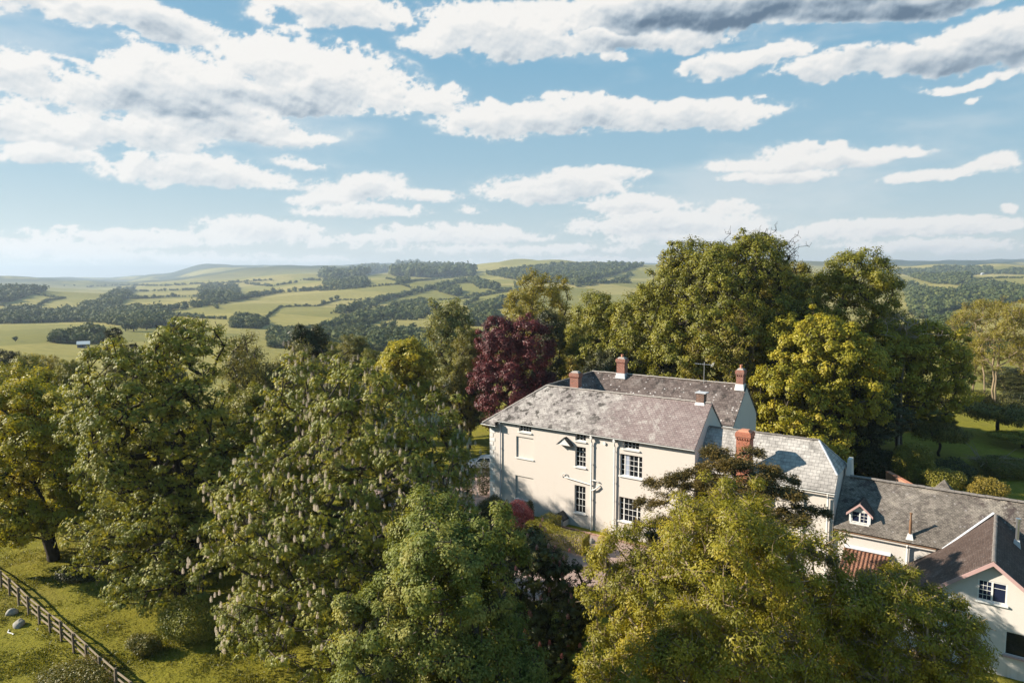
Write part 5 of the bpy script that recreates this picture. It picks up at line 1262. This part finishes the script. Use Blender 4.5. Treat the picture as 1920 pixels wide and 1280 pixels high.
# bare yellowish branches lying by the lawn
p = gl(1852, 890); e = empty('fallen_tree', p, 'fallen bare branches catching the sun near the golden shrub', 'tree')
rs = np.random.RandomState(5); mb = MB()
for k in range(16):
    a = rs.uniform(0, 6.28); ln = rs.uniform(1.5, 4.2); q = [Vector((0, 0, .8)), Vector((math.cos(a)*ln*.5, math.sin(a)*ln*.5, 1.2+rs.rand()*.8)), Vector((math.cos(a)*ln, math.sin(a)*ln, .7+rs.rand()*2.2))]
    mb.tube(q, .07, 6, r1=.02)
mb.build('trunk', M['bark_tan'], e)
# foot of the left-hand trees
for k, (u, v, rx, h, n, mt, lab, nm) in enumerate([
   (272, 1225, .85, 1.15, 4500, 'l_shrub', 'small round grey-green bush alone on the left lawn', 'shrub'), (360, 1195, 2.0, 2.6, 11000, 'l_chestnut', 'loose grey-green willow scrub at the foot of the tall sycamore', 'willow_bush'),
   (140, 1285, 2.0, 1.0, 9000, 'l_shrub', 'dark bramble clump growing through the rail fence', 'bramble'), 
   (150, 1085, 1.5, 1.0, 6000, 'l_dark', 'bramble patch, darkened for the shadow there, at the foot of the bare-trunked lime', 'bramble'),  # shrub whose dark leaf colour also stands for the shadow lying here
   (440, 1060, 2.2, 2.4, 9000, 'l_dark', 'dark scrub in the shade behind the tall sycamore', 'shrub'), (300, 1010, 2.6, 2.4, 9000, 'l_dark', 'dark laurel under the shaded trees left of centre', 'laurel_bush')]):
    p = gl(u, v); shrub(nm, lab, 'bush', p, mt, 50+k, rx, rx*.85, h, n, (.12, .05))
p = gl(900, 925); shrub('climber_bush', 'thin dark climber growing beside the white quoins', 'bush', (p[0]+.4, p[1]-.5, p[2]), 'l_redchestnut', 77, .7, .6, 3.8, 2200, (.14, .08))

# rough grass on the left lawn and paddock: too many blades to count
rs = np.random.RandomState(2); n = 60000
uu = rs.uniform(-80, 520, n); vv = rs.uniform(990, 1330, n); d = ray(uu, vv); k = -CAMH/d[:, 2]; gx, gy = d[:, 0]*k, d[:, 1]*k
pn = fbm(gx*.5, gy*.5, 4, .6, 5); ok = rs.rand(n) < np.clip((pn-.32)*3.2, .06, 1); gx, gy, pn = gx[ok], gy[ok], pn[ok]; n = len(gx)
pos = np.stack([gx, gy, ground_z(gx, gy)-.02], -1); ax = unit(np.stack([rs.normal(size=n)*.5, rs.normal(size=n)*.5, np.ones(n)], -1)); nr = unit(np.cross(ax, rand_dirs(rs, n)))
V = leaf_quads(pos, nr, ax, .08+.16*rs.rand(n)*np.clip((pn-.35)*3, .2, 1), np.full(n, .055))
M['l_grass'] = m_leaf('rough_grass', (.075, .085, .014), (.125, .13, .02), (.185, .165, .035), trans=.3)
tag(link_mesh('grass', np_mesh('grass', V, quads_idx(n), face_var=rs.rand(n)), M['l_grass']), 'tufted rough grass on the lawn and paddock at the lower left', 'grass', kind='stuff')

# ------------------------------------------------------------------ fence, boulders, car
f0, f1 = np.array([-47.6, 55.6]), np.array([-13.9, 28.4]); fl_ = np.linalg.norm(f1-f0); fd = (f1-f0)/fl_; fn = np.array([-fd[1], fd[0]])
fence = empty('rail_fence', (f0[0], f0[1], gz(*f0)), 'weathered wooden post and rail fence crossing the lower left corner', 'fence'); fo_ = Vector(fence.location)
rf_ = random.Random(4); np_ = int(fl_/1.85)
for k in range(np_+1):
    q = f0+fd*(k*1.85+rf_.uniform(-.06, .06)); g = gz(*q); mb = MB(fo_); a = [q+fd*sx*.06+fn*sy*.05 for sx, sy in ((-1, -1), (1, -1), (1, 1), (-1, 1))]; hh = 1.18+rf_.uniform(-.04, .08)
    tl = [rf_.uniform(-.03, .03), rf_.uniform(-.03, .03)]
    bt = [(c[0], c[1], g-.3) for c in a]; tp = [(c[0]+tl[0], c[1]+tl[1], g+hh) for c in a]
    mb.poly(bt[::-1]); mb.poly(tp)
    for i in range(4): mb.poly([bt[i], bt[(i+1) % 4], tp[(i+1) % 4], tp[i]])
    mb.build('post', M['wood_dark'], fence)
for z in (.34, .70, 1.06):
    mb = MB(fo_)
    for k in range(np_):
        q0 = f0+fd*(k*1.85-.05)+fn*.055*(1 if k % 2 else 1.25); q1 = f0+fd*((k+1)*1.85+.05)+fn*.055*(1 if k % 2 else 1.25); z0, z1 = gz(*q0)+z+rf_.uniform(-.03, .03), gz(*q1)+z+rf_.uniform(-.03, .03)
        P = [(q0[0], q0[1], z0-.05), (q1[0], q1[1], z1-.05), (q1[0], q1[1], z1+.05), (q0[0], q0[1], z0+.05)]; Q = [(p_[0]+fn[0]*.038, p_[1]+fn[1]*.038, p_[2]) for p_ in P]
        mb.poly(P); mb.poly(Q[::-1])
        for i in range(4): mb.poly([P[i], Q[i], Q[(i+1) % 4], P[(i+1) % 4]])
    mb.build('rail', M['wood'], fence)
def boulder(label, u, v, rx, ry, rz, seed, group='boulders beside the rail fence'):
    p = gl(u, v); n0, n1 = 18, 10; V = []; F = []
    th, ph = np.meshgrid(np.arange(n0)*2*math.pi/n0, np.linspace(.02, math.pi*.62, n1), indexing='ij')
    d = np.stack([np.cos(th)*np.sin(ph), np.sin(th)*np.sin(ph), np.cos(ph)], -1).reshape(-1, 3)
    w = 1+.22*(fbm(d[:, 0]*1.6+seed*7.3+d[:, 2]*2, d[:, 1]*1.6+3.1-d[:, 2], 4, .5, seed)-.5)*2
    V = d*w[:, None]*np.array([rx, ry, rz])+np.array([0, 0, rz*.18]); i, j = np.meshgrid(np.arange(n0), np.arange(n1-1), indexing='ij'); i2 = (i+1) % n0
    Q = np.stack([i*n1+j, i*n1+j+1, i2*n1+j+1, i2*n1+j], -1).reshape(-1, 4)
    o = link_mesh('boulder', np_mesh('boulder', V, Q, smooth=True), M['stone']); o.location = p; o.rotation_euler = (0, 0, seed); return tag(o, label, 'boulder', group)
boulder('smaller pale grey boulder by the rail fence, behind the larger one', 22, 1150, .34, .28, .28, 1); boulder('larger pale grey boulder by the rail fence with the white hose in front', 36, 1172, .42, .30, .30, 2)
boulder('pale rounded stone at the right end of the box hedge', 1109, 1018, .34, .28, .34, 3, None)
hp = gl(30, 1180); mb = MB(); mb.tube([(hp[0]-.35, hp[1]-.1, hp[2]+.05), (hp[0]-.2, hp[1]-.4, hp[2]+.05), (hp[0]+.1, hp[1]-.5, hp[2]+.05), (hp[0]+.3, hp[1]-.62, hp[2]+.05)], .035, 6); tag(mb.build('hose', M['white']), 'short white hose lying in front of the larger boulder', 'hose')
# white car on the drive
cp_ = gl(912, 878); car = empty('parked_car', cp_, 'white car parked on the gravel drive, half hidden by the house corner', 'car', rotz=R(-8))
prof = [(-2.05, .42), (-2.1, .62), (-1.95, .80), (-1.25, .95), (-.75, 1.36), (-.2, 1.47), (.75, 1.45), (1.5, 1.05), (1.98, .95), (2.08, .60), (2.02, .34), (-1.9, .32)]
mb = MB(); hwid = lambda z: .86 if z < 1.0 else .86-.22*(z-1.0)/.47
L_ = [(x_, -hwid(z_), z_) for x_, z_ in prof]; R_ = [(x_, hwid(z_), z_) for x_, z_ in prof]
mb.poly(L_); mb.poly(R_[::-1])
for k in range(len(prof)): m_ = (k+1) % len(prof); mb.poly([L_[m_], L_[k], R_[k], R_[m_]], False)
mb.build('body', M['car_white'], car)
mb = MB()
for sy in (-1, 1):
    for a_ in ([(-.98, 1.0), (-.62, 1.34), (-.15, 1.40), (-.15, 1.0)], [(-.05, 1.0), (-.05, 1.40), (.68, 1.38), (1.2, 1.02)]): mb.poly([(x_, sy*(hwid(z_)+.006), z_) for x_, z_ in (a_ if sy > 0 else a_[::-1])])
mb.poly([(-1.2, -.62, .985), (-1.2, .62, .985), (-.79, .55, 1.335), (-.79, -.55, 1.335)]); mb.poly([(1.48, -.6, 1.075), (.82, -.55, 1.42), (.82, .55, 1.42), (1.48, .6, 1.075)])
mb.build('window', M['glass'], car)
for x_ in (-1.28, 1.3):
    for y_ in (-.80, .80):
        mb = MB(); mb.tube([(x_, y_-.1, .32), (x_, y_+.1, .32)], .32, 18); wo = mb.build('wheel', M['rubber'], car)
        mb = MB(); mb.tube([(x_, y_-.112, .32), (x_, y_+.112, .32)], .19, 12); mb.build('rim', M['steel'], wo)
for y_ in (-.6, .6):
    mb = MB(); mb.box((-2.11, y_-.16, .62), (-2.0, y_+.16, .76)); mb.build('headlight', M['steel'], car)
HAZE = 1.15e-4
# ------------------------------------------------------------------ the far valley: hedgerows, woods and single trees
M['far_leaf'] = m_leaf('far_foliage', (.040, .060, .022), (.080, .100, .032), (.155, .155, .048), trans=.1, rough=.7, spec=.1)
def puff_mesh(seed, n=150, flat=.85):
    """a broad field tree: rounded lumps of leaf sprays, unit size (1 wide radius, base at 0)"""
    rs = np.random.RandomState(seed); L = [(np.array([0, 0, 1.0]), np.array([.72, .72, .75*flat]))]
    for k in range(6): a = k*1.05+rs.rand(); L.append((np.array([math.cos(a)*.5, math.sin(a)*.5, rs.uniform(.65, 1.35)]), np.array([.45, .45, .42])*rs.uniform(.8, 1.2)))
    P, D = shell_points(rs, L, n, .05, .5); m = len(P)
    nr = unit(D+rs.normal(size=(m, 3))*.35); ax = rand_dirs(rs, m)
    V = leaf_quads(P-ax*.18, nr, ax, rs.uniform(.32, .55, m), rs.uniform(.3, .5, m), .1)
    # solid heart so that no light leaks through
    th, ph = np.meshgrid(np.arange(8)*math.pi/4, np.linspace(.15, 2.6, 5), indexing='ij'); d = np.stack([np.cos(th)*np.sin(ph), np.sin(th)*np.sin(ph), np.cos(ph)], -1).reshape(-1, 3)
    C = d*np.array([.62, .62, .62])+np.array([0, 0, .95]); i, j = np.meshgrid(np.arange(8), np.arange(4), indexing='ij'); i2 = (i+1) % 8
    Q2 = np.stack([i*5+j, i*5+j+1, i2*5+j+1, i2*5+j], -1).reshape(-1, 4)
    return np.concatenate([V, C]), np.concatenate([quads_idx(m), Q2+len(V)]), np.concatenate([rs.rand(m), np.full(len(Q2), .3)])
PUFFS = [puff_mesh(200+k, 120) for k in range(6)]
SMALL = [puff_mesh(220+k, 46) for k in range(5)]
def mass(name, label, cat, pts, size, seed, small=None, sink=.2):
    """one far wood or hedgerow that reads as a single mass"""
    rs = np.random.RandomState(seed); VV = []; QQ = []; CC = []; o = 0
    for p in pts:
        if math.hypot(p[0]-BARN[0]+2, p[1]-BARN[1]+4) < 15: continue
        r = math.hypot(p[0], p[1]); P_ = (SMALL if (small if small is not None else r > 900) else PUFFS); V, Q, c = P_[rs.randint(len(P_))]
        s = size*.8*(.45+rs.rand()**1.6*1.15); a = rs.rand()*6.28; ca_, sa_ = math.cos(a), math.sin(a); sz = s*rs.uniform(.75, 1.15)
        W = np.stack([(V[:, 0]*ca_-V[:, 1]*sa_)*s+p[0], (V[:, 0]*sa_+V[:, 1]*ca_)*s+p[1], (V[:, 2]-sink)*sz+p[2]], -1)
        VV.append(W); QQ.append(Q+o); CC.append(np.clip(c*.3+rs.rand()*.8-.05, 0, 1)); o += len(V)
    ob = link_mesh(name, np_mesh(name, np.concatenate(VV), np.concatenate(QQ), face_var=np.concatenate(CC)), M['far_leaf'])
    return tag(ob, label, cat, kind='stuff')
def line_pts(uv, size, thick=0.0, gap=.9, seed=0):
    """points on the land along a surveyed line"""
    rs = np.random.RandomState(seed); uv = np.array(uv, float); U = []; W = []
    for a, b in zip(uv, uv[1:]):
        k = max(2, int(np.hypot(*(b-a))*1.0)); f = np.linspace(0, 1, k, endpoint=False); U.append(a[0]+(b[0]-a[0])*f); W.append(a[1]+(b[1]-a[1])*f)
    P = on_land(np.concatenate(U), np.concatenate(W)); seg = np.r_[0, np.cumsum(np.linalg.norm(np.diff(P[:, :2], axis=0), axis=1))]
    out = []; s = 0
    while s < seg[-1]:
        x = np.interp(s, seg, P[:, 0])+rs.normal()*thick; y = np.interp(s, seg, P[:, 1])+rs.normal()*thick; out.append((x, y, gz(x, y))); s += size*gap*rs.uniform(.6, 1.4)
    return out
def area_pts(poly, size, seed=0, dens=1.0, mx=2600):
    """points on the land inside a surveyed outline, spread evenly over the ground"""
    rs = np.random.RandomState(seed); poly = np.array(poly, float); lo, hi = poly.min(0), poly.max(0); n = 9000
    u = rs.uniform(lo[0], hi[0], n); v = rs.uniform(lo[1], hi[1], n); ins = np.zeros(n, bool); k = len(poly)
    for a in range(k):
        p, q = poly[a], poly[(a+1) % k]; c = ((p[1] > v) != (q[1] > v)) & (u < (q[0]-p[0])*(v-p[1])/(q[1]-p[1]+1e-9)+p[0]); ins ^= c
    P = on_land(u[ins], v[ins]); cell = size*1.05/dens; seen = set(); out = []
    for p in P:
        key = (int(p[0]//cell), int(p[1]//(cell*1.0)))
        if key in seen: continue
        seen.add(key); out.append(tuple(p))
        if len(out) >= mx: break
    return out
Z5 = lambda L: [(x/2.909, 460+y/2.909) for x, y in L]
Z6 = lambda L: [(600+x/2.909, 460+y/2.909) for x, y in L]
Z7 = lambda L: [(1560+x/5.333, 460+y/5.333) for x, y in L]
k_ = 300
BARN = on_land(157, 652)[0]
def wood(label, poly, size, dens=1.0, **kw):
    global k_; k_ += 1; mass('woodland', label, 'wood', area_pts(poly, size, k_, dens), size, k_, **kw)
def hedge(label, lines, size, thick=0, gap=.9, **kw):
    global k_; k_ += 1; pts = []
    for l in lines: pts += line_pts(l, size, thick, gap, k_+len(pts))
    mass('hedgerow', label, 'hedgerow', pts, size, k_, **kw)
wood('wood on the hillside at the left edge', Z5([(-60, 240), (100, 232), (190, 232), (250, 250), (180, 268), (100, 300), (-60, 325)]), 9)
wood('long belt of trees along the valley floor on the left', Z5([(-60, 385), (170, 355), (300, 372), (450, 352), (640, 352), (850, 355), (930, 400), (930, 440), (780, 455), (560, 425), (420, 418), (100, 428), (-60, 428)]), 6.5)
wood('slanting belt of trees climbing from the valley floor on the left', Z5([(450, 345), (560, 300), (640, 245), (740, 225), (730, 262), (640, 318), (660, 352), (450, 360)]), 7.5)
hedge('thick hedgerow running up the big pale field', [Z5([(850, 365), (1050, 340), (1250, 308), (1500, 262), (1750, 245), (1920, 232)])], 7.5, 6, .6)
wood('copse above the big pale field', Z5([(1090, 240), (1150, 222), (1290, 228), (1300, 290), (1220, 305), (1100, 300)]), 9)
hedge('hedgerows along the ridge fields on the left', [Z5([(480, 228), (620, 222), (700, 220), (900, 222), (1060, 214), (1300, 205), (1500, 192)]), Z5([(640, 296), (820, 290), (960, 280), (1100, 284)]), Z5([(740, 254), (900, 250), (1120, 242)]), Z5([(1340, 212), (1480, 225), (1620, 204)]), Z5([(1640, 190), (1820, 194)])], 5.5, 2, .9)
wood('ridge wood right of the big pale field', Z5([(1760, 215), (1830, 190), (1990, 185), (2010, 225), (1870, 235)]), 9)
hedge('thin hedge with a few trees across the big pale field', [Z5([(1440, 405), (1480, 375), (1530, 338), (1640, 334), (1740, 332), (1800, 312), (1860, 298), (1960, 300)])], 2.0, .3, .8)
hedge('field hedges on the crest above the big pale field', [Z6([(290, 226), (430, 214), (520, 196), (600, 190), (800, 172)]), Z6([(0, 250), (160, 240), (290, 226)]), Z6([(360, 182), (420, 196), (520, 196)]), Z6([(430, 212), (500, 235)])], 3.6, 1, .8)
wood('small copse on the crest field', Z6([(420, 192), (480, 185), (486, 206), (430, 210)]), 7)
hedge('thick wooded hedge dividing the central fields', [Z6([(130, 372), (250, 335), (330, 305), (500, 266), (640, 232), (740, 208), (810, 194)])], 7.0, 7, .5)
wood('wooded bank below the central fields', Z6([(60, 462), (200, 395), (330, 372), (430, 330), (560, 312), (640, 335), (560, 400), (400, 400), (320, 400), (150, 470)]), 6.5)
wood('clump at the end of the dividing hedge', Z6([(640, 232), (690, 225), (775, 265), (740, 280), (650, 255)]), 8)
wood('belt of trees dropping off the crest right of centre', Z6([(815, 190), (850, 190), (970, 235), (960, 248), (880, 232), (820, 205)]), 8.5)
wood('large wood crowning the hill right of centre', Z6([(905, 160), (1000, 142), (1300, 112), (1500, 104), (1770, 110), (1600, 165), (1500, 192), (1400, 222), (1300, 206), (1100, 196), (1000, 178)]), 10, 1.0)
hedge('hedges below the hill wood', [Z6([(1400, 228), (1500, 214), (1640, 194), (1700, 156)]), Z6([(1460, 210), (1620, 205), (1700, 205)]), Z6([(780, 290), (950, 262), (1060, 245)]), Z6([(790, 330), (860, 292)])], 5.5, 3, .8)
wood('wood in the dip behind the poplar', Z6([(815, 350), (900, 325), (1050, 290), (1050, 340), (900, 355), (830, 365)]), 6.5)
wood('dark wood behind the poplar and the beech', Z6([(800, 430), (850, 375), (970, 375), (980, 420), (900, 445), (820, 440)]), 6.0)
wood('mixed valley woods below the central fields', Z6([(-40, 500), (60, 470), (180, 478), (540, 488), (700, 520), (900, 540), (900, 600), (540, 590), (300, 590), (-40, 590)]), 6.0, small=False)
wood('clump of trees on the slope behind the tall sycamore', Z5([(1265, 450), (1300, 412), (1400, 402), (1450, 432), (1420, 455)]), 5.0, small=False)
wood('valley woods behind the tall sycamore', Z5([(1480, 480), (1620, 480), (1780, 455), (1920, 480), (1920, 570), (1480, 560)]), 5.0, small=False)
wood('scrub around the distant barn', Z5([(300, 505), (420, 495), (480, 470), (540, 480), (560, 520), (520, 540), (300, 535)]), 4.5, small=False)
wood('far hill wood on the blue skyline', Z6([(385, 138), (420, 112), (480, 102), (560, 110), (700, 128), (830, 142), (830, 168), (600, 176), (400, 168)]), 24)
wood('far woods on the slope left of the blue skyline hill', Z6([(0, 178), (100, 150), (280, 124), (370, 122), (370, 140), (200, 175), (60, 186)]), 20)
wood('wood along the right-hand skyline ridge', Z7([(480, 275), (620, 262), (900, 248), (1100, 228), (1300, 235), (1570, 225), (1600, 285), (1400, 305), (1390, 350), (1250, 398), (1000, 385), (850, 335), (700, 290), (520, 285)]), 9)
wood('wood at the top right along the ridge field', Z7([(1560, 262), (1920, 250), (2050, 250), (2050, 290), (1600, 292)]), 8)
wood('broad wood filling the right-hand valley', Z7([(540, 410), (640, 400), (800, 395), (900, 432), (1100, 482), (1250, 462), (1400, 360), (1550, 372), (1920, 440), (2080, 460), (2080, 560), (1920, 560), (1500, 622), (1160, 652), (1000, 715), (820, 712), (760, 585), (760, 480), (640, 445)]), 7.5, 1.0)
wood('copse between the small right-hand fields', Z7([(940, 820), (1010, 780), (1280, 772), (1300, 868), (1100, 875)]), 5)
hedge('hedges around the right-hand fields', [Z7([(1150, 700), (1300, 740), (1450, 760)]), Z7([(840, 735), (960, 720), (1150, 725)]), Z7([(1130, 880), (1300, 876), (1500, 870)]), Z7([(1120, 1085), (1300, 1080), (1500, 1085), (1900, 1085)])], 3.5, 1.5, .8)
wood('thicket behind the many-stemmed trees', Z7([(1160, 1080), (1320, 1010), (1450, 1020), (1950, 1040), (1950, 1090), (1300, 1095)]), 3.2, small=False)
hedge('thin field hedges patching the valley sides', [Z5([(905, 380), (1100, 398), (1430, 412)]), Z5([(150, 362), (260, 305), (360, 288)]), Z5([(190, 268), (330, 292)]), Z5([(1120, 300), (1190, 348)]), Z5([(0, 330), (150, 345)]), Z6([(160, 474), (330, 410), (540, 408)]), Z6([(540, 335), (620, 398)]), Z6([(640, 300), (790, 292), (1040, 252)]), Z6([(870, 238), (900, 186)]), Z6([(1060, 205), (1080, 260)]), Z6([(240, 345), (420, 340)]), Z7([(620, 300), (700, 360), (640, 400)]), Z7([(1420, 350), (1600, 330), (1920, 330)])], 3.2, .6, .8)
# trees standing alone in the far fields
LONE = [(Z6([(222, 462)])[0], 4.2, 'round tree alone in the small pale field below the central wood'), (Z6([(350, 458)])[0], 4.8, 'left tree of the pair in the small pale field'), (Z6([(397, 455)])[0], 5.2, 'right tree of the pair in the small pale field'),
  (Z6([(452, 468)])[0], 3.6, 'tree at the right end of the small pale field'), (Z6([(505, 465)])[0], 4.5, 'tree nearest the poplar in the small pale field'), (Z6([(315, 462)])[0], 2.0, 'tiny tree left of the pair in the small pale field'),
  (Z6([(92, 300)])[0], 6.0, 'larger tree of the clump on the thin hedge'), (Z6([(62, 308)])[0], 5.0, 'middle tree of the clump on the thin hedge'), (Z6([(20, 325)])[0], 5.0, 'low tree at the left of the hedge clump'), (Z6([(222, 302)])[0], 3.0, 'small tree under the crest field'),
  (Z5([(1475, 382)])[0], 3.0, 'small tree on the steep part of the thin hedge'), (Z5([(1612, 332)])[0], 2.6, 'left small tree on the level thin hedge'), (Z5([(1672, 332)])[0], 2.6, 'right small tree on the level thin hedge'), (Z5([(1888, 370)])[0], 7.0, 'big tree at the right of the pale field'),
  (Z5([(730, 468)])[0], 6.2, 'round-headed tree standing out in front of the valley belt'), (Z5([(685, 468)])[0], 5.2, 'paler tree left of the round-headed valley tree'), (Z5([(800, 462)])[0], 6.5, 'dark tree right of the round-headed valley tree'), (Z5([(378, 495)])[0], 3.2, 'small tree in the grey field above the barn'), (Z5([(452, 474)])[0], 2.2, 'tiny bush in the grey field'),
  (Z5([(505, 520)])[0], 6.5, 'tall tree behind the barn'), (Z5([(350, 225)])[0], 4.0, 'single tree on the left skyline field'), (Z5([(405, 222)])[0], 4.5, 'second single tree on the left skyline field'), (Z5([(85, 525)])[0], 2.0, 'small bush on the near left slope')]
LM = [np_mesh('crown', *PUFFS[k][:2], face_var=PUFFS[k][2]) for k in range(3)]
tm = MB(); tm.tube([(0, 0, -.4), (0, 0, .7)], .09, 6)
tk = tm.build('trunk', M['bark_dark']); tkm = tk.data; bpy.data.objects.remove(tk)
for k, ((u, v), s, lab) in enumerate(LONE):
    p = on_land(u, v)[0]; e = empty('field_tree', tuple(p), lab, 'tree', 'single trees in the far fields', rotz=k*1.7); e.scale = (s, s, s*1.05)
    c = bpy.data.objects.new('crown', LM[k % 3]); COL.objects.link(c); c.parent = e
    if not c.data.materials: c.data.materials.append(M['far_leaf'])
    c = bpy.data.objects.new('trunk', tkm); COL.objects.link(c); c.parent = e
# far farm buildings
def barn(name, label, u, v, L, W, hgt, rise, rot, wallm, roofm, trim=None):
    p = on_land(u, v)[0]; e = empty(name, tuple(p), label, 'barn' if 'barn' in name else 'house', rotz=rot)
    mb = MB(); mb.box((-L/2, -W/2, -1), (L/2, W/2, hgt))
    for sx in (-1, 1): mb.poly([(sx*L/2, -W/2, hgt), (sx*L/2, W/2, hgt), (sx*L/2, 0, hgt+rise)][::sx])
    mb.build('wall', M[wallm], e); mb = MB(); ov = .4
    for sy in (-1, 1): mb.slab([(-L/2-ov, sy*(W/2+ov), hgt-ov*rise/(W/2)), (L/2+ov, sy*(W/2+ov), hgt-ov*rise/(W/2)), (L/2+ov, 0, hgt+rise), (-L/2-ov, 0, hgt+rise)][::sy], .15)
    mb.build('roof', M[roofm], e)
    for k in range(3):
        mb = MB(); x_ = -L/2+L*(k+.5)/3; mb.box((x_-.6, -W/2-.05, hgt*.35), (x_+.6, -W/2+.02, hgt*.75)); w_ = mb.build('window', M['glass'], e)
    return e
M['barn_shade'] = m_plain('barn_wall_shade_blue', (.035, .06, .14), .5, vary=.3)  # shade on the barn walls, put into their colour as dark blue
M['wall_grey'] = m_plain('grey_barn_wall', (.30, .32, .36), .8)
barn('farm_barn', 'distant barn with shaded sides coloured dark blue and a white sunlit roof', 157, 652, 7, 5, 2.8, 1.7, R(28), 'barn_shade', 'white')
barn('farmhouse', 'tiny white farmhouse low in the valley right of the tall sycamore', 521, 622, 12, 6, 3, 2, R(10), 'white', 'lead')
barn('farm_barn', 'tiny pale barn on the far right ridge', 1845, 515, 22, 12, 5, 3, R(0), 'wall_grey', 'white')

# ------------------------------------------------------------------ the air of the valley
hm = MB(); hm.box((-16600, -16600, float(V[:, 2].min())*0-140), (16600, 16600, 260)); 
mh = bpy.data.materials.new('valley_haze'); mh.use_nodes = True; mh.node_tree.nodes.clear(); t = NT(mh.node_tree)
pv = t.n('ShaderNodeVolumePrincipled', ins={'Color': (.62, .76, .92, 1), 'Density': HAZE, 'Anisotropy': .2})
om = t.n('ShaderNodeOutputMaterial'); mh.node_tree.links.new(pv.outputs[0], om.inputs['Volume'])
ho_ = hm.build('haze', mh); tag(ho_, 'thin blue haze over the valley', 'haze', kind='stuff')
